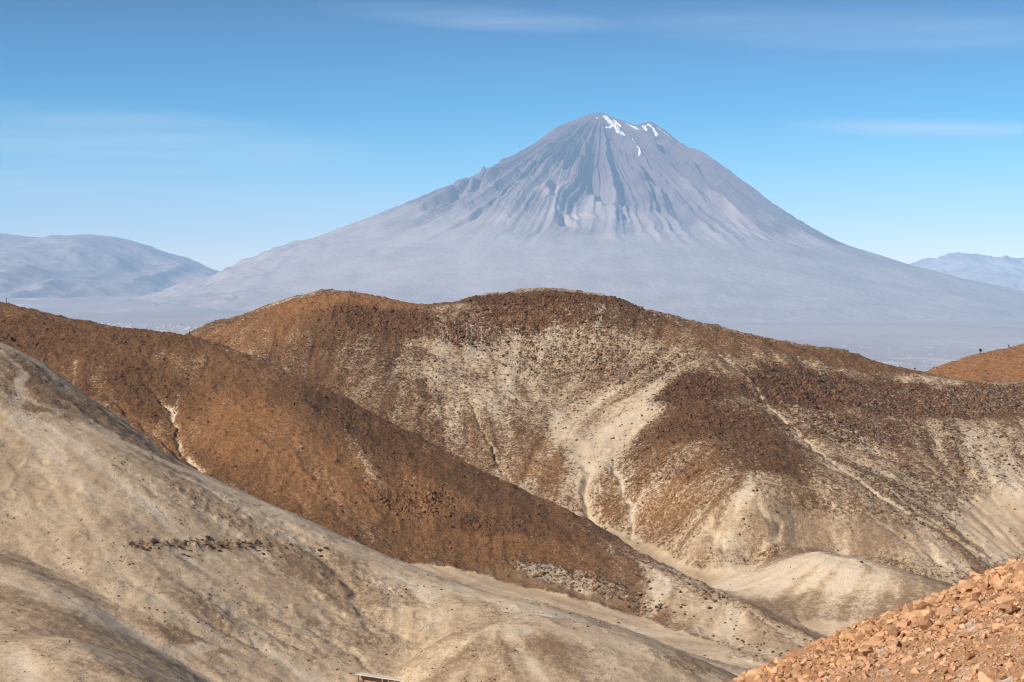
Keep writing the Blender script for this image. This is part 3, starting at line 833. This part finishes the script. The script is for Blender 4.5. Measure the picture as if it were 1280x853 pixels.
# ------------------------------------------------------------------ haze
hz_me = bpy.data.meshes.new('haze')
bm = bmesh.new(); bmesh.ops.create_cube(bm, size=1.0)
x0, x1, y0, y1, z0, z1 = -47000, 47000, -400, 47500, -640, 2600
for v in bm.verts:
    v.co = Vector(((x0 + x1) / 2 + v.co.x * (x1 - x0), (y0 + y1) / 2 + v.co.y * (y1 - y0), (z0 + z1) / 2 + v.co.z * (z1 - z0)))
bm.to_mesh(hz_me); bm.free()
hm = bpy.data.materials.new('haze air'); hm.use_nodes = True; hm.node_tree.nodes.clear()
pv = hm.node_tree.nodes.new('ShaderNodeVolumePrincipled')
pv.inputs['Color'].default_value = (.43, .70, 1.0, 1)
pv.inputs['Density'].default_value = 2.75e-5
pv.inputs['Anisotropy'].default_value = -0.25
ho = hm.node_tree.nodes.new('ShaderNodeOutputMaterial')
hm.node_tree.links.new(pv.outputs[0], ho.inputs['Volume'])
haze = link('haze', hz_me, hm)
tag(haze, 'pale blue haze over the far plain and mountains', kind='stuff')


# ------------------------------------------------------------------ stones
def hull_rock(n, seed, flat=.75, bev=0.0):
    r = random.Random(seed)
    bm = bmesh.new()
    for _ in range(n):
        v = Vector((r.gauss(0, 1), r.gauss(0, 1), r.gauss(0, 1))).normalized() * r.uniform(.82, 1.0)
        # blocky: pull towards a box
        m_ = max(abs(v.x), abs(v.y), abs(v.z))
        v = v.lerp(v / m_ * .8, .45)
        bm.verts.new((v.x * r.uniform(.9, 1.1), v.y * .8, v.z * flat))
    res = bmesh.ops.convex_hull(bm, input=bm.verts)
    bmesh.ops.delete(bm, geom=[g for g in res['geom_interior'] if isinstance(g, bmesh.types.BMVert)], context='VERTS')
    bmesh.ops.dissolve_limit(bm, angle_limit=math.radians(14), verts=bm.verts, edges=bm.edges)
    if bev:
        bmesh.ops.bevel(bm, geom=list(bm.edges), offset=bev, segments=2, profile=.6, affect='EDGES')
    bmesh.ops.triangulate(bm, faces=bm.faces)
    return bm
def bm_np(bm):
    bm.verts.ensure_lookup_table(); bm.verts.index_update()
    return np.array([v.co[:] for v in bm.verts]), np.array([[v.index for v in f.verts] for f in bm.faces])
PROTO = []
for k in range(14):
    b_ = hull_rock(13 + k % 5, 100 + k, .55 + .3 * ((k * 7) % 5) / 5); PROTO.append(bm_np(b_)); b_.free()

def rot_mats(n, tilt):
    a = rng.uniform(0, 2 * np.pi, n); bx_ = rng.normal(0, tilt, n); by_ = rng.normal(0, tilt, n)
    ca, sa = np.cos(a), np.sin(a); cb, sb = np.cos(bx_), np.sin(bx_); cc, sc_ = np.cos(by_), np.sin(by_)
    Z = np.zeros(n); O1 = np.ones(n)
    Rz = np.stack([np.stack([ca, -sa, Z], -1), np.stack([sa, ca, Z], -1), np.stack([Z, Z, O1], -1)], 1)
    Rx = np.stack([np.stack([O1, Z, Z], -1), np.stack([Z, cb, -sb], -1), np.stack([Z, sb, cb], -1)], 1)
    Ry = np.stack([np.stack([cc, Z, sc_], -1), np.stack([Z, O1, Z], -1), np.stack([-sc_, Z, cc], -1)], 1)
    return Rz @ Rx @ Ry

def scatter_mesh(name, pos, size, tone, tilt=.35, sink=.25):
    """one mesh of many stones; tone (n,4) is stored on every stone"""
    n = len(pos); which = rng.integers(0, len(PROTO), n); R = rot_mats(n, tilt)
    sc3 = np.stack([rng.uniform(.75, 1.25, n), rng.uniform(.75, 1.25, n), rng.uniform(.7, 1.15, n)], -1) * (size / 2)[:, None]
    V = []; Fc = []; Tn = []; off = 0
    for k, (v, f) in enumerate(PROTO):
        m = which == k
        if not m.any(): continue
        c = (v[None] * sc3[m][:, None, :]) @ np.transpose(R[m], (0, 2, 1)) + pos[m][:, None, :]
        c[..., 2] += (size[m] * (.28 - sink))[:, None]
        nn = m.sum()
        V.append(c.reshape(-1, 3)); Tn.append(np.repeat(tone[m], len(v), 0))
        Fc.append((f[None] + (np.arange(nn) * len(v))[:, None, None] + off).reshape(-1, 3)); off += nn * len(v)
    return mesh_np(name, np.concatenate(V), np.concatenate(Fc), 3, False, {'tone': np.concatenate(Tn)})

tcx, yrx = tcols, yr
def zsurf(X, Y):
    t = X / Y
    i = np.clip(np.searchsorted(tcx, t) - 1, 0, len(tcx) - 2); j = np.clip(np.searchsorted(yrx, Y) - 1, 0, len(yrx) - 2)
    a = (t - tcx[i]) / (tcx[i + 1] - tcx[i]); b = (Y - yrx[j]) / (yrx[j + 1] - yrx[j])
    return (ZZ[j, i] * (1 - a) + ZZ[j, i + 1] * a) * (1 - b) + (ZZ[j + 1, i] * (1 - a) + ZZ[j + 1, i + 1] * a) * b

def stone_material(name, dark, light, rustc, ashc, bscale, bdist):
    m = NT(name)
    pos = m.n('ShaderNodeNewGeometry').outputs['Position']
    a = m.n('ShaderNodeAttribute', attribute_name='tone')
    s = m.n('ShaderNodeSeparateColor', {'Color': a.outputs['Color']})
    n1 = m.noise(pos, bscale, 4, .6); n2 = m.noise(pos, bscale * 6, 3, .6)
    col = m.mix(s.outputs[0], dark, light)
    col = m.mix(s.outputs[1], col, rustc)
    col = m.mix(m.ramp(n1, .35, .7, 0, .45), col, m.mix(.55, col, dark))
    col = m.mix(m.math('MULTIPLY', s.outputs[2], m.ramp(n2, .4, .65)), col, ashc)
    return m.out(col, .92, m.math('ADD', n1, m.math('MULTIPLY', n2, .4)), .8, bdist)
MAT_BOULDER = stone_material('hill boulders', rgba(.045, .020, .008), rgba(.17, .080, .034), rgba(.25, .092, .027), rgba(.34, .25, .16), .6, .15)

# boulders and clumps on the hills
N0 = 900000
tX = rng.uniform(-.325, .325, N0); sY = np.sqrt(rng.uniform(330 ** 2, 1180 ** 2, N0)); sX = tX * sY
okk = (np.abs(sX) < 510)
sX, sY = sX[okk], sY[okk]
mm = samp(MASK, sX, sY); lidp = LID[np.clip((sY - GY0).astype(int), 0, LID.shape[0] - 1), np.clip((sX - GX0).astype(int), 0, LID.shape[1] - 1)]
clump = fbm(sX / 7, sY / 7, 401, 3); clump2 = fbm(sX / 38, sY / 38, 402, 3)
rk = mm[:, 2]
nearhill = np.isin(lidp, (4, 5, 6, 7))
dens = np.where(nearhill, (np.clip(rk * 2.4 - .05, 0, 1) * .9 + .30) * smooth(.0, .40, clump + .12) * smooth(-.3, .30, clump2) * (1 - .6 * np.isin(lidp, (6, 7))),
                np.clip(rk * 1.15 - .08, 0, 1) ** 1.2 * smooth(-.2, .35, clump) * .75 + .03)
dens = np.where(np.isin(lidp, (0, 8)), dens * .1, dens)
ksel = rng.random(len(sX)) < dens * .42
sX, sY, mm, rk, nearhill, clump = sX[ksel], sY[ksel], mm[ksel], rk[ksel], nearhill[ksel], clump[ksel]
n = len(sX)
u_ = rng.random(n)
size = np.where(nearhill, .27 + .60 * u_ ** 2.4, (.6 + 2.4 * u_ ** 2.2) * (.55 + .6 * rk))
posn = np.stack([sX, sY, zsurf(sX, sY)], -1)
tone = np.zeros((n, 4)); tone[:, 0] = rng.random(n) ** 1.3 * np.where(nearhill, .6, 1); tone[:, 1] = mm[:, 1] * rng.random(n) * .95; tone[:, 2] = mm[:, 3] * rng.random(n) * .4
hb = link('hillside_boulders', scatter_mesh('hillside_boulders', posn, size, tone), MAT_BOULDER)
tag(hb, 'dark brown boulders strewn over the stony parts of the hills', kind='stuff')
print('hillside boulders', n)

# the dark outcrop on the near left hill: rocks of their own
def rock_things(name, n, seed):
    out = []
    for k in range(n):
        b = hull_rock(15 + k % 6, seed + k, .5 + .07 * (k % 6), .05)
        me = bpy.data.meshes.new(name); b.to_mesh(me); b.free(); out.append(me)
    return out
dark_meshes = rock_things('outcrop_rock', 6, 500)
MAT_DARKROCK = stone_material('outcrop rock', rgba(.060, .030, .015), rgba(.15, .075, .038), rgba(.22, .10, .042), rgba(.3, .22, .15), .8, .1)
for me in dark_meshes: me.materials.append(MAT_DARKROCK)
r1 = random.Random(3)
spots = []
for (x0, x1, y0_, y1_, cnt) in [(156, 215, 680, 690, 20), (218, 285, 673, 686, 26), (222, 250, 689, 702, 11), (255, 300, 684, 693, 6), (295, 345, 677, 694, 22), (350, 412, 682, 700, 15)]:
    for _ in range(cnt):
        spots.append((r1.uniform(x0, x1), r1.uniform(y0_, y1_)))
for i, (px, py) in enumerate(spots):
    q = at(px, py)
    o = bpy.data.objects.new('outcrop_rock', dark_meshes[i % 6]); COL.objects.link(o)
    w = r1.choice([.35, .45, .6, .75, .95, 1.25])
    o.scale = (w * r1.uniform(.9, 1.5) * .6, w * .6, w * .36)
    o.rotation_euler = (r1.uniform(-.2, .2), r1.uniform(-.2, .2), r1.uniform(-.5, .5) if r1.random() < .6 else r1.uniform(0, 6.28))
    o.location = (q[0], q[1], float(zsurf(np.array([q[0]]), np.array([q[1]]))[0]) + .12 * w)
    tag(o, 'small dark brown rock in the dark outcrop band across the pale near left hill', 'rock', 'dark rocks of the outcrop on the near left hill')

# ------------------------------------------------------------------ rocky slope in the right foreground
def zfg(X, Y):
    Xe = np.where(X < 18, X, 18 + 10 * np.tanh((X - 18) / 10))
    z = -6.4 + .42 * Xe - .131 * Y - .02 * np.maximum(Y - 40, 0) ** 2
    z = z + 4.6 * np.exp(-(X ** 2 + Y ** 2) / 90.0)
    z = z + fbm(X / 3.2, Y / 3.2, 601, 4) * .22 + fbm(X / .6, Y / .6, 602, 3) * .06
    return z
def dense(a, b, c, d, fine, coarse):
    return np.concatenate([np.arange(a, b, coarse), np.arange(b, c, fine), np.arange(c, d, coarse)])
fx_ = dense(-60, 2, 20, 62, .09, 1.0); fy_ = dense(-25, 22, 52, 100, .09, 1.0)
FX, FY = np.meshgrid(fx_, fy_)
fg_me = grid_mesh('rocky_slope', FX, FY, zfg(FX, FY))
def slope_material():
    m = NT('stony slope soil')
    pos = m.n('ShaderNodeNewGeometry').outputs['Position']
    n1 = m.noise(pos, .55, 4, .6); n2 = m.noise(pos, 3.0, 4, .65); n3 = m.noise(pos, 16.0, 3, .65)
    col = m.mix(m.ramp(n2, .3, .7), rgba(.27, .145, .072), rgba(.40, .24, .13))
    col = m.mix(m.ramp(n3, .35, .7, 0, .6), col, rgba(.17, .08, .036))
    am = m.math('ADD', m.math('MULTIPLY', n1, 1.2), m.math('MULTIPLY', n2, .6))
    col = m.mix(m.ramp(am, .90, 1.05, 0, .8), col, rgba(.48, .40, .33))
    return m.out(col, .95, m.math('ADD', n2, m.math('MULTIPLY', n3, .5)), 1.0, .06)
slope = link('rocky_slope', fg_me, slope_material())
tag(slope, 'orange stony slope rising to the right in the foreground', kind='structure')
MAT_ORANGE = stone_material('orange rock', rgba(.20, .09, .040), rgba(.55, .335, .185), rgba(.44, .23, .11), rgba(.54, .46, .39), 3.0, .03)

def at_fg(px, py):
    d = P(px, py, 1.0)
    t = np.arange(18, 70, .03)
    zz = zfg(d[0] * t, t)
    h = np.nonzero(zz > d[2] * t)[0]
    k = h[0] if len(h) else int(np.argmin(d[2] * t - zz))
    return np.array([d[0] * t[k], t[k], zz[k]])

NF = 100000
tX = rng.uniform(.10, .345, NF); fYs = rng.uniform(26, 47, NF); fXs = tX * fYs
cl = fbm(fXs / 1.6, fYs / 1.6, 611, 3); edge_ = smooth(33, 42, fYs)
kp = rng.random(NF) < (.20 + .60 * smooth(-.35, .35, cl)) * (.55 + .45 * edge_)
fXs, fYs, edge_, cl = fXs[kp], fYs[kp], edge_[kp], cl[kp]
n = len(fXs); u_ = rng.random(n)
fs = (.030 + .080 * u_ ** 2.5 + .26 * np.maximum(u_ - .9, 0) / .1 * rng.random(n)) * (.75 + .65 * edge_)
tone = np.zeros((n, 4)); tone[:, 0] = rng.random(n); tone[:, 1] = rng.random(n) * .7; tone[:, 2] = rng.random(n) * .35 * (1 - edge_)
rub = link('loose_rubble', scatter_mesh('loose_rubble', np.stack([fXs, fYs, zfg(fXs, fYs)], -1), fs, tone, .5, .12), MAT_ORANGE)
tag(rub, 'small loose orange stones covering the near slope', kind='stuff')
print('rubble', n)

def rock_mesh(name, seed, npt, flat, bev, tone_):
    b = hull_rock(npt, seed, flat, bev)
    me = bpy.data.meshes.new(name); b.to_mesh(me); b.free()
    a = me.attributes.new('tone', 'FLOAT_COLOR', 'POINT')
    for d_ in a.data: d_.color = (*tone_, 1)
    me.materials.append(MAT_ORANGE)
    return me
BIG = [ # px, py, width px, w/d/h proportions, turn, lean, label
 (1146,767,30,(1.25,.9,.42),.35,-.42,'flat tilted orange slab with a deep black shadow under its lower edge'),
 (1212,731,27,(1.15,.9,.75),.2,.1,'wide rounded orange boulder on the skyline of the near slope, right of its middle'),
 (1249,716,20,(1.4,.7,.6),.5,-.5,'long orange stone leaning up to the right on the skyline of the near slope'),
 (1273,707,22,(1.1,.9,.8),.9,.1,'orange block at the top right end of the near slope skyline'),
 (1148,748,17,(.9,.9,1.0),.3,.1,'pale upright orange block on the skyline left of the wide flat topped stone'),
 (1167,743,20,(1.3,.9,.55),.1,-.1,'flat topped orange stone with a dark right end on the near skyline'),
 (1179,751,16,(.9,.8,1.15),.6,.05,'tall pale orange block just below the near skyline'),
 (1047,806,13,(1.2,.9,.8),.2,.0,'small square dark fronted stone jutting from the near skyline'),
 (1083,785,20,(1.3,.9,.6),.6,-.1,'low domed orange boulder on the near skyline beside a dark gap'),
 (1006,829,18,(1.0,.9,.9),.4,.1,'pale rounded orange boulder on the lower part of the near skyline'),
 (949,843,27,(1.3,.9,.7),.1,-.1,'largest orange block near the bottom left end of the near slope'),
 (972,840,20,(1.1,.9,.8),.9,.2,'orange boulder beside the largest block at the bottom end of the near slope'),
 (1162,810,13,(.8,.8,1.3),.2,.1,'upright brown stone standing on pale ash in the middle of the near slope'),
 (1137,822,20,(1.5,.6,.6),.7,-.5,'wedge shaped orange slab lying diagonally below the upright brown stone'),
 (1264,747,30,(1.4,1.0,.5),.1,-.2,'broad pale orange slab near the right edge of the photo'),
 (1277,733,20,(1.2,.9,.8),.3,-.3,'orange block above the broad pale slab at the right edge'),
 (1225,784,16,(1.1,.9,.8),.8,.1,'rounded orange stone with dark underside in the right half of the near slope'),
 (1052,828,17,(1.0,.9,.9),1.2,.1,'smooth orange boulder halfway between the bottom end and the middle of the near slope'),
 (1121,774,22,(1.4,.9,.6),.5,-.2,'flattish orange stone left of the flat tilted slab'),
 (1180,778,20,(1.2,.9,.7),.1,.1,'rounded orange boulder in the middle of the upper near slope'),
 (1214,758,22,(1.3,.9,.7),.3,-.2,'wide orange stone a little below the skyline boulder'),
 (1265,783,15,(1.4,.9,.5),.3,-.3,'flat orange stone on pale ash near the right edge'),
 (1070,835,15,(1.2,.8,.7),.7,.2,'orange block near the bottom edge below the domed boulder'),
]
used = []
for i, (px, py, w, pr_, turn, lean, lab) in enumerate(BIG):
    q = at_fg(px, py + w * .2)
    me = rock_mesh('orange_boulder', 900 + i, 17 + i % 6, .8, .035, (random.uniform(.55, 1), random.uniform(0, .4), .05))
    o = bpy.data.objects.new('orange_boulder', me); COL.objects.link(o)
    W_ = w / F * q[1] * .5 * 1.15
    o.scale = (W_ * pr_[0], W_ * pr_[1], W_ * pr_[2] * 1.1)
    o.rotation_euler = (.15, lean * .6, turn)
    o.location = (q[0], q[1], q[2] + W_ * pr_[2] * .35)
    tag(o, lab, 'rock', 'large orange rocks on the near slope')
    used.append((q[0], q[1], W_))
protos = [rock_mesh('orange_rock', 950 + i, 14 + i % 7, .55 + .08 * (i % 5), .045, (random.uniform(-.1, 1) ** 2 if i % 3 else .05, random.uniform(0, .6), random.uniform(0, .2))) for i in range(18)]
cnt = 0; tries = 0
while cnt < 277 and tries < 20000:
    tries += 1
    Yq = random.uniform(27, 45.5) if random.random() < .35 else random.uniform(38, 45.5)
    Xq = random.uniform(.115, .335) * Yq
    w = (.085 + .17 * random.random() ** 1.8) * (.8 if Yq < 36 else 1.15)
    if any((Xq - a) ** 2 + (Yq - b) ** 2 < ((w + c) * .75) ** 2 for a, b, c in used): continue
    z_ = float(zfg(np.array([Xq]), np.array([Yq]))[0])
    zc_ = z_ * math.cos(PITCH)
    if 370 - z_ / Yq * F > 880: continue
    used.append((Xq, Yq, w))
    o = bpy.data.objects.new('orange_rock', protos[cnt % 18]); COL.objects.link(o)
    o.scale = (w * random.uniform(.9, 1.5), w * random.uniform(.8, 1.1), w * random.uniform(.7, 1.1))
    o.rotation_euler = (random.uniform(-.3, .3), random.uniform(-.4, .3), random.uniform(0, 6.28))
    o.location = (Xq, Yq, z_ + w * .22)
    where = 'along the skyline of the near slope' if Yq > 42.3 else ('in the dense rock band below the near skyline' if Yq > 38 else 'among fine gravel and pale ash low on the near slope')
    how = 'fist sized angular orange rock' if w < .13 else ('angular orange brown rock' if w < .2 else 'chunky angular orange rock')
    tag(o, how + ' ' + where, 'rock', 'loose orange rocks on the near slope')
    cnt += 1

# ------------------------------------------------------------------ small things on the skyline and in the valley
def simple_mat(name, col, scale=3.0, rough=.9):
    m = NT(name); pos = m.n('ShaderNodeTexCoord').outputs['Object']
    n1 = m.noise(pos, scale, 4, .6)
    return m.out(m.mix(m.ramp(n1, .3, .7, 0, .6), col, tuple(c * .55 for c in col[:3]) + (1,)), rough, n1, .5, .03)
def empty(name, loc):
    o = bpy.data.objects.new(name, None); COL.objects.link(o); o.location = loc; return o
def crest_at(px, ymin, ymax):
    t = (px - 640) / F
    Ys = np.arange(ymin, ymax, .5); z = zsurf(t * Ys, Ys)
    k = int(np.argmax(z / Ys)); return Vector((t * Ys[k], Ys[k], z[k]))
def cone_part(name, parent, mat, r0, r1_, h, z0=0.0, seg=8, x=0, y=0):
    bm = bmesh.new(); bmesh.ops.create_cone(bm, cap_ends=True, segments=seg, radius1=r0, radius2=r1_, depth=h)
    bmesh.ops.translate(bm, verts=bm.verts, vec=(x, y, z0 + h / 2))
    me = bpy.data.meshes.new(name); bm.to_mesh(me); bm.free(); return link(name, me, mat, parent)
M_WOOD = simple_mat('weathered wood', rgba(.10, .075, .06)); M_DARK = simple_mat('dark stone', rgba(.07, .04, .03))
pp = crest_at(8, 780, 950)
e = empty('marker_post', pp - Vector((0, 0, .2)))
cone_part('pole', e, M_WOOD, .20, .15, 3.0); cone_part('stone_base', e, M_DARK, .75, .3, .6, 0, 9); cone_part('cap', e, M_WOOD, .26, .12, .2, 3.0)
tag(e, 'thin grey marker post on the brown crest at the far left', 'post')
pp = crest_at(237, 780, 900)
e = empty('stone_cairn', pp - Vector((0, 0, .3)))
for k, (r_, h_, z_) in enumerate([(.72, .7, 0), (.55, .65, .65), (.42, .6, 1.25), (.33, .7, 1.8)]):
    b = hull_rock(16, 1200 + k, .9, .05); bmesh.ops.scale(b, vec=(r_, r_, h_ * .75), verts=b.verts); bmesh.ops.translate(b, vec=(0, 0, z_ + h_ * .5), verts=b.verts)
    me = bpy.data.meshes.new('stone'); b.to_mesh(me); b.free(); link('stone', me, M_DARK, e)
tag(e, 'short dark pillar of stones on the saddle where the two brown crests meet', 'cairn')

M_LEAF = simple_mat('dry shrub leaves', rgba(.055, .06, .03), 2.0); M_BARK = simple_mat('shrub bark', rgba(.09, .06, .04))
def shrub(px, ymin, ymax, h, label, seed):
    r = random.Random(seed); pp = crest_at(px, ymin, ymax)
    e = empty('shrub', pp - Vector((0, 0, .2)))
    cone_part('trunk', e, M_BARK, .16 * h / 2.5, .07 * h / 2.5, h * .5, 0, 7)
    bm = bmesh.new()
    for _ in range(420):
        a, b_ = r.uniform(0, 6.28), r.uniform(-1, 1); rad_ = h * .36 * r.random() ** .45
        c = Vector((math.cos(a) * math.sqrt(1 - b_ * b_) * rad_, math.sin(a) * math.sqrt(1 - b_ * b_) * rad_, h * .66 + b_ * rad_ * 1.0))
        s_ = h * .05 * r.uniform(.6, 1.3)
        u = Vector((r.gauss(0, 1), r.gauss(0, 1), r.gauss(0, 1))).normalized(); v = u.orthogonal().normalized()
        vs = [bm.verts.new(c + u * s_), bm.verts.new(c + v * s_), bm.verts.new(c - u * s_), bm.verts.new(c - v * s_)]
        bm.faces.new(vs)
    me = bpy.data.meshes.new('crown'); bm.to_mesh(me); bm.free(); link('crown', me, M_LEAF, e)
    tag(e, label, 'shrub'); return e
shrub(1226, 1080, 1200, 3.2, 'dark little tree standing alone on the crest of the orange hill', 1)
shrub(1261, 1080, 1200, 1.7, 'small low bush near the right edge on the orange hill crest', 2)
shrub(1144, 880, 990, 1.6, 'tiny dry bush at the dip left of the orange hill', 3)

# low shelter at the bottom edge
M_ROOF = simple_mat('pale plaster slab', rgba(.50, .44, .36), 1.2); M_STONE = simple_mat('rubble wall', rgba(.30, .19, .11), 1.5)
qa = at(447, 851); qb = at(546, 848)
qa[2] = float(zsurf(qa[0:1], qa[1:2])[0]); qb[2] = float(zsurf(qb[0:1], qb[1:2])[0])
cen = Vector((qa + qb) / 2); L_ = float(np.hypot(*(qb - qa)[:2])); rot_ = math.atan2((qb - qa)[1], (qb - qa)[0])
e = empty('stone_shelter', cen - Vector((0, 0, 1.2))); e.rotation_euler = (0, 0, rot_)
def box_part(name, mat, x0, x1, y0, y1, z0, z1, bev=.03, parent=e):
    bm = bmesh.new(); bmesh.ops.create_cube(bm, size=1)
    for v in bm.verts: v.co = Vector(((x0 + x1) / 2 + v.co.x * (x1 - x0), (y0 + y1) / 2 + v.co.y * (y1 - y0), (z0 + z1) / 2 + v.co.z * (z1 - z0)))
    bmesh.ops.bevel(bm, geom=list(bm.edges), offset=bev, segments=1, affect='EDGES')
    me = bpy.data.meshes.new(name); bm.to_mesh(me); bm.free(); return link(name, me, mat, parent)
h_ = L_ / 2
box_part('roof_slab', M_ROOF, -h_, h_ * .98, -.9, 1.3, 1.0, 1.22)
box_part('back_wall', M_STONE, -h_ + .2, h_ - .2, .9, 1.2, -2.2, .99)
for k in range(9):
    x = -h_ + .5 + (k + (3 if k > 0 else 0)) * (2 * h_ - 1) / 12
    if x < h_ - .3: box_part('post', M_STONE, x - .18, x + .18, -.75, -.40, -2.2, .99)
box_part('front_wall', M_STONE, -h_ * .15, h_ * .9, -.39, -.10, -2.2, .55)
tag(e, 'long low stone shelter with pale flat roof in the sandy valley bottom', 'shelter')

# ------------------------------------------------------------------ the far town
M_TOWN = simple_mat('pale town walls', rgba(.50, .46, .43), .05)
def block_mesh(w, d, h, k):
    bm = bmesh.new()
    def bx(x0, x1, y0, y1, z0, z1):
        r = bmesh.ops.create_cube(bm, size=1)
        for v in r['verts']: v.co = Vector(((x0 + x1) / 2 + v.co.x * (x1 - x0), (y0 + y1) / 2 + v.co.y * (y1 - y0), (z0 + z1) / 2 + v.co.z * (z1 - z0)))
    bx(-w / 2, w / 2, -d / 2, d / 2, -20, h); bx(-w * .2, w * .15, -d * .2, d * .2, h + .01, h + 4)
    if k % 2: bx(w / 2 + .05, w * .8, -d * .4, d * .3, -20, h * .6)
    me = bpy.data.meshes.new('town_building'); bm.to_mesh(me); bm.free(); me.materials.append(M_TOWN); return me
tb = [block_mesh(26, 18, 12, 0), block_mesh(44, 22, 9, 1), block_mesh(18, 18, 22, 2), block_mesh(60, 26, 10, 3)]
r2 = random.Random(11)
def town_spot(px, Y): X = (px - 640) / F * Y; return X, Y, float(plain_z(np.array([X]), np.array([Y]))[0])
tl = []
for _ in range(150):
    px = r2.triangular(60, 265, 225); Y = r2.uniform(12800, 14600) if px > 150 else r2.uniform(14000, 15500)
    tl.append((px, Y, 0))
for _ in range(45): tl.append((r2.uniform(1020, 1190), r2.uniform(10200, 12500), 1))
for px, Y, side in tl:
    X, Y, Z = town_spot(px, Y)
    o = bpy.data.objects.new('town_building', r2.choice(tb)); COL.objects.link(o)
    o.location = (X, Y, Z); k_ = r2.uniform(.7, 1.25) * (.8 if side == 0 else .33); o.scale = (k_, k_, k_ * .9); o.rotation_euler = (0, 0, r2.uniform(-.6, .6))
    if side == 0: tag(o, 'tiny white building of the far town below the left foot of the volcano', 'building', 'buildings of the far town on the left')
    else: tag(o, 'tiny pale building on the hazy plain beyond the right end of the brown ridge', 'building', 'buildings of the far town on the right')
